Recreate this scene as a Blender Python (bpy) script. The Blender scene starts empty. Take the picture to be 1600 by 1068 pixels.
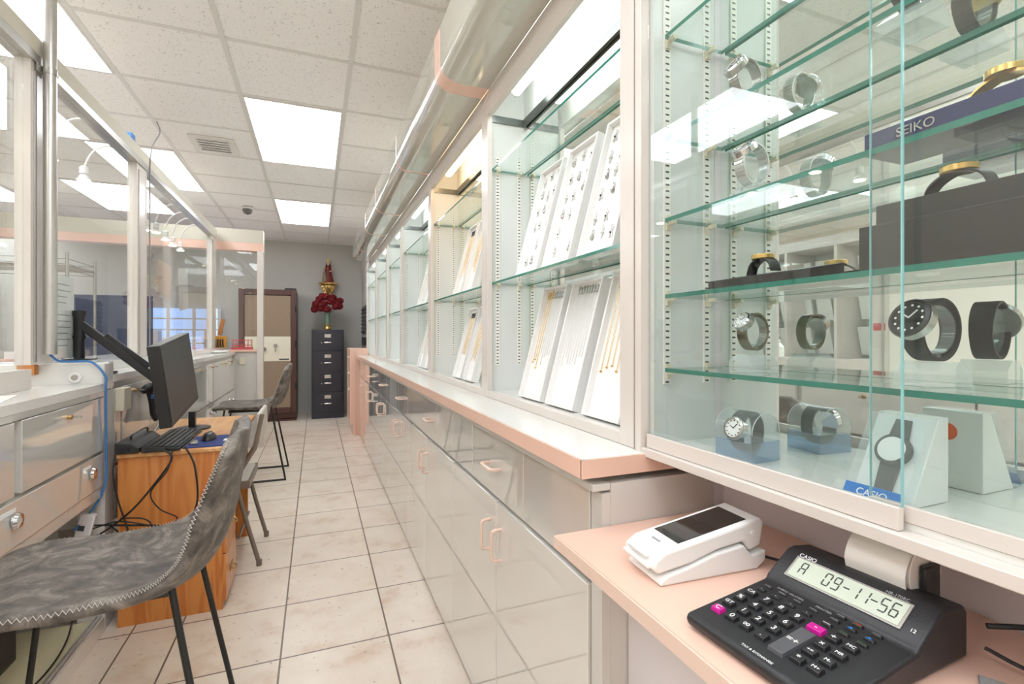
import bpy, math, random
from mathutils import Vector, Matrix
random.seed(7)
PI = math.pi
S = bpy.context.scene
COL = S.collection

# ------------------------------------------------------------------ camera, world, view, large lights
CAM_H = 1.21
cam = bpy.data.cameras.new('camera')
cam.sensor_width = 36.0
cam.lens = 767.0 / 1600.0 * 36.0
cam.shift_y = -(534 - 525.5) / 1600.0
cam.clip_start = 0.02
camo = bpy.data.objects.new('camera', cam)
COL.objects.link(camo)
camo.location = (0, 0, CAM_H)
camo.rotation_euler = (PI / 2, 0, -math.radians(21.76))
S.camera = camo

w = bpy.data.worlds.new('world'); S.world = w; w.use_nodes = True
w.node_tree.nodes['Background'].inputs[0].default_value = (0.9, 0.95, 1, 1)
w.node_tree.nodes['Background'].inputs[1].default_value = 1.0
S.view_settings.view_transform = 'Standard'
S.view_settings.look = 'None'
S.view_settings.gamma = 1.0
S.view_settings.exposure = 0.5
S.cycles.max_bounces = 14
S.cycles.diffuse_bounces = 6
S.cycles.glossy_bounces = 8
S.cycles.transmission_bounces = 8
S.cycles.transparent_max_bounces = 48
S.cycles.sample_clamp_indirect = 8.0
S.cycles.caustics_reflective = True
S.cycles.caustics_refractive = False
S.cycles.use_denoising = True
PANEL = 6.3      # strength of the ceiling light panels
TUBE = 4.0       # strength of the show-case tubes

# ------------------------------------------------------------------ materials
def lin(c):
    return tuple((v / 12.92 if v <= 0.04045 else ((v + 0.055) / 1.055) ** 2.4) for v in (c[0] / 255., c[1] / 255., c[2] / 255.)) + (1,)
MC = {}
def base(name):
    m = bpy.data.materials.new(name); m.use_nodes = True
    nt = m.node_tree; nt.nodes.clear()
    o = nt.nodes.new('ShaderNodeOutputMaterial')
    return m, nt, o
def pbr(name, rgb, rough=0.5, metal=0.0, coat=0.0, spec=0.5, var=0.04, scale=8, bump=0.0, bscale=200, trans=0, alpha=1):
    """plain surface with a faint procedural variation"""
    if name in MC: return MC[name]
    m, nt, o = base(name); N = nt.nodes; L = nt.links
    p = N.new('ShaderNodeBsdfPrincipled')
    p.inputs['Roughness'].default_value = rough; p.inputs['Metallic'].default_value = metal
    p.inputs['Coat Weight'].default_value = coat; p.inputs['Specular IOR Level'].default_value = spec
    p.inputs['Coat Roughness'].default_value = 0.04
    p.inputs['Transmission Weight'].default_value = trans
    tc = N.new('ShaderNodeTexCoord')
    no = N.new('ShaderNodeTexNoise'); no.inputs['Scale'].default_value = scale; no.inputs['Detail'].default_value = 3
    L.new(tc.outputs['Object'], no.inputs['Vector'])
    c = lin(rgb)
    mx = N.new('ShaderNodeMix'); mx.data_type = 'RGBA'
    mx.inputs[6].default_value = tuple(max(0, v * (1 - var)) for v in c[:3]) + (1,)
    mx.inputs[7].default_value = tuple(min(1, v * (1 + var)) for v in c[:3]) + (1,)
    L.new(no.outputs['Fac'], mx.inputs[0]); L.new(mx.outputs[2], p.inputs['Base Color'])
    if bump:
        n2 = N.new('ShaderNodeTexNoise'); n2.inputs['Scale'].default_value = bscale
        L.new(tc.outputs['Object'], n2.inputs['Vector'])
        b = N.new('ShaderNodeBump'); b.inputs['Strength'].default_value = bump; b.inputs['Distance'].default_value = 0.002
        L.new(n2.outputs['Fac'], b.inputs['Height']); L.new(b.outputs['Normal'], p.inputs['Normal'])
    L.new(p.outputs[0], o.inputs[0]); MC[name] = m; return m
def gloss(m, ior=1.9, rough=.012):
    p = [n for n in m.node_tree.nodes if n.type == 'BSDF_PRINCIPLED'][0]
    p.inputs['Coat Weight'].default_value = 1; p.inputs['Coat IOR'].default_value = ior; p.inputs['Coat Roughness'].default_value = rough
def emit(name, rgb, s):
    if name in MC: return MC[name]
    m, nt, o = base(name); e = nt.nodes.new('ShaderNodeEmission')
    e.inputs[0].default_value = lin(rgb); e.inputs[1].default_value = s
    nt.links.new(e.outputs[0], o.inputs[0]); MC[name] = m; return m
def thin_glass(name, tint, refl=1.0, haze=0.0):
    m, nt, o = base(name); N = nt.nodes; L = nt.links
    t = N.new('ShaderNodeBsdfTransparent'); t.inputs[0].default_value = tint + (1,)
    g = N.new('ShaderNodeBsdfGlossy'); g.inputs['Roughness'].default_value = 0.0
    g.inputs[0].default_value = (refl, refl, refl, 1)
    geo = N.new('ShaderNodeNewGeometry')
    ma = N.new('ShaderNodeMath'); ma.operation = 'MULTIPLY_ADD'
    ma.inputs[1].default_value = -(1.5 - 1 / 1.5); ma.inputs[2].default_value = 1.5
    L.new(geo.outputs['Backfacing'], ma.inputs[0])
    f = N.new('ShaderNodeFresnel'); L.new(ma.outputs[0], f.inputs[0])
    x = N.new('ShaderNodeMixShader'); L.new(f.outputs[0], x.inputs[0])
    if haze:
        d = N.new('ShaderNodeBsdfDiffuse'); d.inputs[0].default_value = (.8, .85, .85, 1)
        h = N.new('ShaderNodeMixShader'); h.inputs[0].default_value = haze
        L.new(t.outputs[0], h.inputs[1]); L.new(d.outputs[0], h.inputs[2]); L.new(h.outputs[0], x.inputs[1])
    else:
        L.new(t.outputs[0], x.inputs[1])
    L.new(g.outputs[0], x.inputs[2])
    L.new(x.outputs[0], o.inputs[0]); MC[name] = m; return m
def mirror(name, tint):
    m, nt, o = base(name); g = nt.nodes.new('ShaderNodeBsdfGlossy')
    g.inputs['Roughness'].default_value = 0.0; g.inputs[0].default_value = tint + (1,)
    nt.links.new(g.outputs[0], o.inputs[0]); MC[name] = m; return m

M_ = dict(
    cream=pbr('grey_laminate', (214, 211, 205), 0.05, coat=0.6, var=0.02, scale=3),
    creamd=pbr('matte_laminate', (208, 204, 199), 0.35, var=0.02, scale=3),
    soffit=pbr('soffit_laminate', (190, 187, 174), 0.06, coat=0.6, var=0.02, scale=3),
    frame=pbr('cabinet_frame', (216, 208, 201), 0.22, var=0.02),
    inner=pbr('cabinet_inner', (222, 224, 222), 0.25, var=0.02),
    pink=pbr('pink_laminate', (232, 193, 174), 0.3, var=0.03, scale=5, coat=0.2),
    pinkh=pbr('pink_plastic', (226, 198, 182), 0.3, var=0.02),
    white=pbr('white_plastic', (236, 235, 233), 0.35, var=0.02),
    whitec=pbr('white_card', (240, 240, 238), 0.6, var=0.015),
    wtop=pbr('worktop_laminate', (228, 227, 222), 0.14, var=0.02, coat=0.3),
    wall=pbr('wall_grey', (192, 191, 185), 0.85, var=0.03, scale=2, bump=0.2, bscale=120),
    wallc=pbr('wall_cream', (236, 231, 220), 0.85, var=0.03, scale=2, bump=0.2, bscale=120),
    lilac=pbr('lilac_panel', (222, 216, 219), 0.3, var=0.03, scale=2),
    tan=pbr('beige_block', (206, 200, 184), 0.6, var=0.04, scale=4),
    alu=pbr('aluminium', (196, 194, 190), 0.3, metal=0.75, var=0.05, scale=20),
    alud=pbr('dark_aluminium', (96, 98, 96), 0.25, metal=0.8, var=0.08, scale=20),
    chrome=pbr('chrome', (225, 225, 228), 0.08, metal=1.0, var=0.02),
    steel=pbr('steel', (184, 182, 176), 0.25, metal=0.8, var=0.06, scale=60),
    gold=pbr('gold', (232, 194, 122), 0.25, metal=0.8, var=0.06, scale=50),
    silver=pbr('silver', (216, 214, 210), 0.3, metal=0.6, var=0.1, scale=60),
    brass=pbr('brass', (184, 150, 96), 0.3, metal=0.9, var=0.06, scale=60),
    black=pbr('black_plastic', (34, 34, 36), 0.35, var=0.1, scale=20),
    blackg=pbr('black_gloss', (22, 21, 22), 0.08, var=0.1, coat=0.5),
    charcoal=pbr('charcoal_plastic', (36, 36, 39), 0.45, var=0.06, bump=0.15, bscale=500),
    rubber=pbr('black_rubber', (26, 26, 27), 0.55, var=0.1),
    blackm=pbr('black_metal', (40, 39, 38), 0.4, metal=0.3, var=0.1),
    screen=pbr('monitor_screen', (52, 52, 52), 0.3, var=0.03),
    magenta=pbr('magenta_key', (196, 24, 140), 0.3, var=0.05),
    greyk=pbr('grey_key', (84, 84, 88), 0.4, var=0.05),
    lcd=pbr('lcd', (192, 200, 184), 0.25, var=0.03),
    lcdd=pbr('lcd_segment', (52, 58, 52), 0.4, var=0.03),
    txtw=pbr('white_print', (235, 235, 235), 0.5, var=0.01),
    txtg=pbr('grey_print', (150, 150, 150), 0.6, var=0.02),
    txtd=pbr('dark_print', (70, 70, 74), 0.6, var=0.02),
    paper=pbr('paper', (240, 234, 228), 0.7, var=0.02),
    blue=pbr('blue_plastic', (44, 120, 196), 0.35, var=0.04),
    bluec=pbr('blue_cable', (62, 122, 182), 0.4, var=0.04),
    bluep=pbr('blue_pad', (44, 58, 120), 0.8, var=0.1, scale=30, bump=.2),
    orange=pbr('orange_sticker', (236, 96, 40), 0.5, var=0.02),
    red=pbr('red_fabric', (112, 10, 22), 0.8, var=0.25, scale=60),
    green=pbr('green_stem', (70, 100, 60), 0.6, var=0.2, scale=30),
    navy=pbr('navy_metal', (30, 31, 46), 0.3, metal=0.1, var=0.05, coat=.3),
    safeb=pbr('safe_brown', (80, 50, 44), 0.4, var=0.05),
    safet=pbr('safe_tan', (142, 122, 102), 0.7, var=0.06, scale=30),
    safec=pbr('safe_cream', (222, 216, 196), 0.5, var=0.03),
    taupe=pbr('taupe_metal', (124, 112, 102), 0.4, metal=0.2, var=0.04),
    taupev=pbr('taupe_vinyl', (196, 190, 180), 0.6, var=0.05),
    dbox=pbr('brown_black_box', (44, 40, 38), 0.35, var=0.1, scale=10),
    seiko=pbr('dark_blue_case', (30, 36, 84), 0.4, var=0.05),
    olive=pbr('olive_metal', (128, 124, 104), 0.25, metal=0.8, var=0.06),
    skin=pbr('painted_plaster', (206, 168, 140), 0.6, var=0.05),
    robe=pbr('painted_robe', (110, 34, 28), 0.5, var=0.15, scale=40),
    stitch=pbr('pale_thread', (190, 184, 176), 0.7, var=0.05),
    yellow=pbr('cream_petal', (226, 216, 160), 0.7, var=0.1, scale=40),
    ylw=pbr('yellow_plastic', (214, 150, 50), 0.5, var=0.05),
    tbar=pbr('ceiling_grid', (222, 220, 217), 0.4, var=0.01),
    vent=pbr('vent_white', (226, 223, 220), 0.5, var=0.01),
    dome=pbr('camera_dome', (110, 106, 104), 0.2, metal=.4, var=0.05),
    beigep=pbr('beige_plate', (222, 214, 192), 0.4, var=0.02),
    amber=pbr('amber_block', (196, 128, 70), 0.4, var=0.1, scale=40),
    floorp=pbr('pale_vinyl', (214, 206, 172), 0.5, var=0.04),
    blk=pbr('dark_tower', (22, 22, 26), 0.3, var=0.1),
    bulb=emit('spot_bulb', (255, 236, 200), 30.0),
    lamp=emit('ceiling_diffuser', (246, 250, 255), PANEL),
    tubec=emit('cool_tube', (244, 255, 252), TUBE * 1.7),
    tubew=emit('warm_tube', (255, 216, 168), TUBE * 2.3),
    tv=pbr('printed_sign', (196, 52, 60), 0.5, var=0.5, scale=120),
)
gloss(M_['cream'], 2.4); gloss(M_['soffit'], 1.8)
GLASS = thin_glass('clear_pane', (0.975, 0.99, 0.985), refl=0.8)
GSHELF = thin_glass('shelf_glass', (0.945, 0.982, 0.972))
ACR = thin_glass('clear_acrylic', (0.96, 0.985, 0.985), haze=0.14)
ACRS = thin_glass('frosted_acrylic', (0.95, 0.975, 0.975), haze=0.26)
ACR2 = thin_glass('acrylic_rim', (0.9, 0.95, 0.96), haze=0.5)
ACRB = thin_glass('blue_acrylic', (0.55, 0.72, 0.92), haze=0.30)
EDGE = pbr('glass_edge', (46, 122, 106), 0.12, var=0.25, scale=30)
MIR = mirror('silvered_mirror', (0.90, 0.93, 0.90))
DEDGE = pbr('door_glass_edge', (140, 190, 190), 0.12, var=0.1, scale=30)

def mat_floor():
    m, nt, o = base('floor_tile'); N = nt.nodes; L = nt.links
    p = N.new('ShaderNodeBsdfPrincipled'); p.inputs['Roughness'].default_value = 0.32
    tc = N.new('ShaderNodeTexCoord'); sep = N.new('ShaderNodeSeparateXYZ'); L.new(tc.outputs['Object'], sep.inputs[0])
    def M(op, a, b=None, c=None):
        n = N.new('ShaderNodeMath'); n.operation = op
        for k, v in enumerate((a, b, c)):
            if v is None: continue
            if isinstance(v, (int, float)): n.inputs[k].default_value = v
            else: L.new(v, n.inputs[k])
        return n.outputs[0]
    T = 0.3985; G = 0.0034
    def dist(src, off):
        a = M('DIVIDE', M('SUBTRACT', src, off), T)
        fr = M('FRACT', a)
        d = M('MINIMUM', fr, M('SUBTRACT', 1.0, fr))
        return M('MULTIPLY', d, T), M('FLOOR', a)
    dx, ix = dist(sep.outputs[0], -0.1247); dy, iy = dist(sep.outputs[1], 2.0339)
    dcut = M('ABSOLUTE', M('SUBTRACT', sep.outputs[0], -0.702))
    left = M('LESS_THAN', sep.outputs[0], -0.60)
    dx2 = M('ADD', M('MULTIPLY', left, dcut), M('MULTIPLY', M('SUBTRACT', 1.0, left), dx))
    d = M('MINIMUM', dx2, dy)
    g = M('SUBTRACT', 1.0, M('SMOOTH_MIN', M('DIVIDE', d, G), 1.0, 0.3))
    gm = N.new('ShaderNodeMath'); gm.operation = 'GREATER_THAN'; L.new(d, gm.inputs[0]); gm.inputs[1].default_value = G
    cmb = N.new('ShaderNodeCombineXYZ'); L.new(ix, cmb.inputs[0]); L.new(iy, cmb.inputs[1])
    wn = N.new('ShaderNodeTexWhiteNoise'); L.new(cmb.outputs[0], wn.inputs['Vector'])
    add = N.new('ShaderNodeVectorMath'); add.operation = 'MULTIPLY_ADD'
    L.new(wn.outputs['Color'], add.inputs[0]); add.inputs[1].default_value = (9, 9, 9); L.new(tc.outputs['Object'], add.inputs[2])
    n1 = N.new('ShaderNodeTexNoise'); n1.inputs['Scale'].default_value = 5; n1.inputs['Detail'].default_value = 6; n1.inputs['Roughness'].default_value = .65
    L.new(add.outputs[0], n1.inputs['Vector'])
    r = N.new('ShaderNodeValToRGB'); e = r.color_ramp.elements
    e[0].position = .28; e[0].color = lin((206, 180, 158)); e[1].position = .70; e[1].color = lin((228, 217, 203))
    x = r.color_ramp.elements.new(.45); x.color = lin((220, 206, 190))
    L.new(n1.outputs['Fac'], r.inputs[0])
    n3 = N.new('ShaderNodeTexNoise'); n3.inputs['Scale'].default_value = 46; n3.inputs['Detail'].default_value = 4
    L.new(add.outputs[0], n3.inputs['Vector'])
    r3 = N.new('ShaderNodeValToRGB'); r3.color_ramp.elements[0].position = .24; r3.color_ramp.elements[0].color = lin((176, 160, 148))
    r3.color_ramp.elements[1].position = .34; r3.color_ramp.elements[1].color = (1, 1, 1, 1)
    L.new(n3.outputs['Fac'], r3.inputs[0])
    mu = N.new('ShaderNodeMix'); mu.data_type = 'RGBA'; mu.blend_type = 'MULTIPLY'; mu.inputs[0].default_value = 1
    L.new(r.outputs[0], mu.inputs[6]); L.new(r3.outputs[0], mu.inputs[7])
    mx = N.new('ShaderNodeMix'); mx.data_type = 'RGBA'
    mx.inputs[6].default_value = lin((112, 96, 84)); L.new(mu.outputs[2], mx.inputs[7]); L.new(gm.outputs[0], mx.inputs[0])
    L.new(mx.outputs[2], p.inputs['Base Color'])
    b = N.new('ShaderNodeBump'); b.inputs['Strength'].default_value = .4; b.inputs['Distance'].default_value = .002
    L.new(gm.outputs[0], b.inputs['Height']); L.new(b.outputs[0], p.inputs['Normal'])
    L.new(p.outputs[0], o.inputs[0]); return m
def mat_ceiling():
    m, nt, o = base('ceiling_tile'); N = nt.nodes; L = nt.links
    p = N.new('ShaderNodeBsdfPrincipled'); p.inputs['Roughness'].default_value = .9
    tc = N.new('ShaderNodeTexCoord')
    n = N.new('ShaderNodeTexNoise'); n.inputs['Scale'].default_value = 95; n.inputs['Detail'].default_value = 2
    L.new(tc.outputs['Object'], n.inputs['Vector'])
    r = N.new('ShaderNodeValToRGB'); r.color_ramp.elements[0].position = .30; r.color_ramp.elements[0].color = lin((196, 192, 190))
    r.color_ramp.elements[1].position = .36; r.color_ramp.elements[1].color = lin((244, 242, 241))
    L.new(n.outputs['Fac'], r.inputs[0]); L.new(r.outputs[0], p.inputs['Base Color'])
    b = N.new('ShaderNodeBump'); b.inputs['Strength'].default_value = .3; b.inputs['Distance'].default_value = .002
    L.new(n.outputs['Fac'], b.inputs['Height']); L.new(b.outputs[0], p.inputs['Normal'])
    L.new(p.outputs[0], o.inputs[0]); return m
def mat_wood(name, a, c, axis=2):
    m, nt, o = base(name); N = nt.nodes; L = nt.links
    p = N.new('ShaderNodeBsdfPrincipled'); p.inputs['Roughness'].default_value = .3; p.inputs['Coat Weight'].default_value = .3
    tc = N.new('ShaderNodeTexCoord'); mp = N.new('ShaderNodeMapping')
    sc = [9, 9, 9]; sc[axis] = 0.9; mp.inputs['Scale'].default_value = sc
    L.new(tc.outputs['Object'], mp.inputs[0])
    n = N.new('ShaderNodeTexNoise'); n.inputs['Scale'].default_value = 1.3; n.inputs['Detail'].default_value = 2; n.inputs['Distortion'].default_value = .8
    L.new(mp.outputs[0], n.inputs['Vector'])
    wv = N.new('ShaderNodeMath'); wv.operation = 'MULTIPLY'; wv.inputs[1].default_value = 26; L.new(n.outputs['Fac'], wv.inputs[0])
    sn = N.new('ShaderNodeMath'); sn.operation = 'SINE'; L.new(wv.outputs[0], sn.inputs[0])
    r = N.new('ShaderNodeMapRange'); r.inputs[1].default_value = -1; r.inputs[2].default_value = 1; L.new(sn.outputs[0], r.inputs[0])
    mx = N.new('ShaderNodeMix'); mx.data_type = 'RGBA'; mx.inputs[6].default_value = lin(a); mx.inputs[7].default_value = lin(c)
    L.new(r.outputs[0], mx.inputs[0]); L.new(mx.outputs[2], p.inputs['Base Color'])
    L.new(p.outputs[0], o.inputs[0]); return m
def mat_leather():
    m, nt, o = base('worn_grey_leather'); N = nt.nodes; L = nt.links
    p = N.new('ShaderNodeBsdfPrincipled'); p.inputs['Roughness'].default_value = .5
    tc = N.new('ShaderNodeTexCoord')
    n = N.new('ShaderNodeTexNoise'); n.inputs['Scale'].default_value = 13; n.inputs['Detail'].default_value = 7; n.inputs['Roughness'].default_value = .7; n.inputs['Distortion'].default_value = .9
    L.new(tc.outputs['Object'], n.inputs['Vector'])
    r = N.new('ShaderNodeValToRGB'); e = r.color_ramp.elements
    e[0].position = .36; e[0].color = lin((66, 60, 55)); e[1].position = .68; e[1].color = lin((150, 141, 131))
    x = e.new(.5); x.color = lin((98, 90, 83))
    L.new(n.outputs['Fac'], r.inputs[0]); L.new(r.outputs[0], p.inputs['Base Color'])
    b = N.new('ShaderNodeBump'); b.inputs['Strength'].default_value = .15; b.inputs['Distance'].default_value = .002
    L.new(n.outputs['Fac'], b.inputs['Height']); L.new(b.outputs[0], p.inputs['Normal'])
    L.new(p.outputs[0], o.inputs[0]); return m
def mat_slots(name, pitch):
    """shelf standard: white metal strip with a column of dark slots"""
    m, nt, o = base(name); N = nt.nodes; L = nt.links
    p = N.new('ShaderNodeBsdfPrincipled'); p.inputs['Roughness'].default_value = .35
    tc = N.new('ShaderNodeTexCoord'); s = N.new('ShaderNodeSeparateXYZ'); L.new(tc.outputs['Object'], s.inputs[0])
    d = N.new('ShaderNodeMath'); d.operation = 'DIVIDE'; d.inputs[1].default_value = pitch; L.new(s.outputs[2], d.inputs[0])
    f = N.new('ShaderNodeMath'); f.operation = 'FRACT'; L.new(d.outputs[0], f.inputs[0])
    g = N.new('ShaderNodeMath'); g.operation = 'LESS_THAN'; g.inputs[1].default_value = .27; L.new(f.outputs[0], g.inputs[0])
    ax = N.new('ShaderNodeMath'); ax.operation = 'ABSOLUTE'; L.new(s.outputs[0], ax.inputs[0])
    h = N.new('ShaderNodeMath'); h.operation = 'LESS_THAN'; h.inputs[1].default_value = .0046; L.new(ax.outputs[0], h.inputs[0])
    mm = N.new('ShaderNodeMath'); mm.operation = 'MULTIPLY'; L.new(g.outputs[0], mm.inputs[0]); L.new(h.outputs[0], mm.inputs[1])
    mx = N.new('ShaderNodeMix'); mx.data_type = 'RGBA'; mx.inputs[6].default_value = lin((240, 238, 232)); mx.inputs[7].default_value = lin((34, 33, 32))
    L.new(mm.outputs[0], mx.inputs[0]); L.new(mx.outputs[2], p.inputs['Base Color']); L.new(p.outputs[0], o.inputs[0]); return m
M_['floor'] = mat_floor(); M_['ceil'] = mat_ceiling()
M_['wood'] = mat_wood('pine_side', (188, 108, 46), (206, 134, 66)); M_['woodt'] = mat_wood('pine_top', (206, 146, 88), (222, 170, 114), 1)
M_['leather'] = mat_leather(); M_['slots'] = mat_slots('slotted_steel', 0.0127)

# ------------------------------------------------------------------ mesh helpers
class MB:
    def __init__(s): s.v = []; s.f = []; s.m = []; s.mats = []; s.cur = 0
    def mat(s, m):
        if m not in s.mats: s.mats.append(m)
        s.cur = s.mats.index(m); return s
    def add(s, vs, fs):
        n = len(s.v); s.v += [tuple(a) for a in vs]; s.f += [tuple(i + n for i in f) for f in fs]; s.m += [s.cur] * len(fs); return s
    def box(s, x0, x1, y0, y1, z0, z1):
        vs = [(x, y, z) for x in (x0, x1) for y in (y0, y1) for z in (z0, z1)]
        return s.add(vs, [(0, 1, 3, 2), (4, 6, 7, 5), (0, 4, 5, 1), (2, 3, 7, 6), (0, 2, 6, 4), (1, 5, 7, 3)])
    def obox(s, c, size, R):
        h = [a / 2 for a in size]
        vs = [Vector(c) + R @ Vector((x * h[0], y * h[1], z * h[2])) for x in (-1, 1) for y in (-1, 1) for z in (-1, 1)]
        return s.add(vs, [(0, 1, 3, 2), (4, 6, 7, 5), (0, 4, 5, 1), (2, 3, 7, 6), (0, 2, 6, 4), (1, 5, 7, 3)])
    def prism(s, poly, axis, a, b):
        """poly = 2D points in the two other axes, extruded from a to b along axis"""
        def P(u, v, t): return {0: (t, u, v), 1: (u, t, v), 2: (u, v, t)}[axis]
        n = len(poly)
        vs = [P(u, v, a) for u, v in poly] + [P(u, v, b) for u, v in poly]
        fs = [tuple(range(n))[::-1], tuple(range(n, 2 * n))] + [(i, (i + 1) % n, n + (i + 1) % n, n + i) for i in range(n)]
        return s.add(vs, fs)
    def cyl(s, p0, p1, r, n=16, r1=None):
        p0 = Vector(p0); p1 = Vector(p1); r1 = r if r1 is None else r1
        d = (p1 - p0).normalized(); a = d.orthogonal().normalized(); b = d.cross(a)
        vs = [p0 + (a * math.cos(2 * PI * i / n) + b * math.sin(2 * PI * i / n)) * r for i in range(n)]
        vs += [p1 + (a * math.cos(2 * PI * i / n) + b * math.sin(2 * PI * i / n)) * r1 for i in range(n)]
        return s.add(vs, [tuple(range(n))[::-1], tuple(range(n, 2 * n))] + [(i, (i + 1) % n, n + (i + 1) % n, n + i) for i in range(n)])
    def tube(s, pts, r, n=8, closed=False):
        pts = [Vector(p) for p in pts]; k = len(pts); vs = []; prev = None
        for i, p in enumerate(pts):
            if closed: t = pts[(i + 1) % k] - pts[i - 1]
            else: t = pts[min(i + 1, k - 1)] - pts[max(i - 1, 0)]
            t.normalize()
            if prev is None: a = t.orthogonal().normalized()
            else:
                a = prev - t * prev.dot(t)
                a = a.normalized() if a.length > 1e-6 else t.orthogonal().normalized()
            prev = a; b = t.cross(a)
            rr = r[i] if isinstance(r, (list, tuple)) else r
            vs += [p + (a * math.cos(2 * PI * j / n) + b * math.sin(2 * PI * j / n)) * rr for j in range(n)]
        fs = [(i * n + j, i * n + (j + 1) % n, ((i + 1) % k) * n + (j + 1) % n, ((i + 1) % k) * n + j) for i in range(k if closed else k - 1) for j in range(n)]
        if not closed: fs += [tuple(range(n))[::-1], tuple(range((k - 1) * n, k * n))]
        return s.add(vs, fs)
    def lathe(s, prof, c=(0, 0, 0), n=24, sx=1, sy=1, R=None):
        vs = []
        for r, z in prof:
            for i in range(n):
                q = Vector((r * math.cos(2 * PI * i / n) * sx, r * math.sin(2 * PI * i / n) * sy, z))
                if R: q = R @ q
                vs.append(q + Vector(c))
        k = len(prof)
        fs = [(i * n + j, i * n + (j + 1) % n, (i + 1) * n + (j + 1) % n, (i + 1) * n + j) for i in range(k - 1) for j in range(n)]
        fs += [tuple(range(n))[::-1], tuple(range((k - 1) * n, k * n))]
        return s.add(vs, fs)
    def ball(s, c, r, n=10, sz=1):
        k = max(4, n // 2)
        return s.lathe([(max(1e-4, r * math.sin(PI * i / k)), -r * sz * math.cos(PI * i / k)) for i in range(k + 1)], c, n)
    def grid(s, P, nu, nv):
        vs = [P(i / (nu - 1), j / (nv - 1)) for j in range(nv) for i in range(nu)]
        return s.add(vs, [(j * nu + i, j * nu + i + 1, (j + 1) * nu + i + 1, (j + 1) * nu + i) for j in range(nv - 1) for i in range(nu - 1)])
    def build(s, name, m=None, parent=None, bevel=0, smooth=True, seg=2, at=None):
        me = bpy.data.meshes.new(name)
        root = parent
        while root is not None and root.parent is not None: root = root.parent
        off = Vector(at) if at is not None else (root.location.copy() if root is not None else Vector((0, 0, 0)))
        me.from_pydata([tuple(Vector(v) - off) for v in s.v], [], s.f)
        mats = s.mats if s.mats else [m]
        for q in mats: me.materials.append(M_[q] if isinstance(q, str) else q)
        if s.mats:
            for p, i in zip(me.polygons, s.m): p.material_index = i
        me.update()
        if smooth:
            me.polygons.foreach_set('use_smooth', [True] * len(me.polygons))
            me.set_sharp_from_angle(angle=math.radians(35))
        o = bpy.data.objects.new(name, me); COL.objects.link(o)
        if parent is not None: o.parent = parent
        elif at is not None: o.location = at
        if bevel:
            b = o.modifiers.new('bevel', 'BEVEL'); b.width = bevel; b.segments = seg; b.limit_method = 'ANGLE'; b.angle_limit = math.radians(40)
        return o
def box(name, m, d, parent=None, bevel=0, at=None):
    return MB().box(*d).build(name, m, parent, bevel, at=at)
def tag(o, label, cat, group=None, kind=None):
    o['label'] = label; o['category'] = cat
    if group: o['group'] = group
    if kind: o['kind'] = kind
    return o
def thing(name, label, cat, loc=(0, 0, 0), group=None):
    o = bpy.data.objects.new(name, None); o.empty_display_size = .05; COL.objects.link(o); o.location = loc
    return tag(o, label, cat, group)
def struct(o): o['kind'] = 'structure'; return o
def kids(o): return [c for c in COL.objects if c.parent == o]
KIDS = {}
def copy_tree(o, parent=None):
    c = o.copy(); COL.objects.link(c)
    if parent is not None: c.parent = parent
    for ch in o.children: copy_tree(ch, c)
    return c
def place(o, loc, rot=(0, 0, 0), scale=None):
    o.location = loc; o.rotation_euler = rot
    if scale: o.scale = (scale,) * 3
    return o
def text(name, body, size, mat, parent, M, extrude=0.0002, align='CENTER', label=None):
    cu = bpy.data.curves.new(name, 'FONT'); cu.body = body; cu.size = size; cu.extrude = extrude
    cu.align_x = align; cu.align_y = 'CENTER'; cu.materials.append(M_[mat])
    tmp = bpy.data.objects.new(name, cu); COL.objects.link(tmp)
    me = bpy.data.meshes.new_from_object(tmp, depsgraph=bpy.context.evaluated_depsgraph_get())
    bpy.data.objects.remove(tmp); bpy.data.curves.remove(cu)
    o = bpy.data.objects.new(name, me); COL.objects.link(o); o.parent = parent
    o.matrix_local = M
    if label: o['label'] = label
    return o
def mat4(X, Y, O):
    """matrix whose x axis runs along X, y along Y"""
    X = Vector(X).normalized(); Y = Vector(Y).normalized(); Z = X.cross(Y)
    m = Matrix.Identity(4)
    for i, a in enumerate((X, Y, Z)):
        for j in range(3): m[j][i] = a[j]
    m.translation = Vector(O); return m
def arc(c, r, a0, a1, n, f):
    return [f(c[0] + r * math.cos(a0 + (a1 - a0) * i / n), c[1] + r * math.sin(a0 + (a1 - a0) * i / n)) for i in range(n + 1)]
def smooth_path(pts, n=8):
    P = [Vector(p) for p in pts]; P = [2 * P[0] - P[1]] + P + [2 * P[-1] - P[-2]]; out = []
    for i in range(1, len(P) - 2):
        for k in range(n):
            t = k / n; a, b, c, d = P[i - 1:i + 3]
            out.append(.5 * ((2 * b) + (c - a) * t + (2 * a - 5 * b + 4 * c - d) * t * t + (3 * b - a - 3 * c + d) * t ** 3))
    out.append(P[-2]); return out

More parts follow.
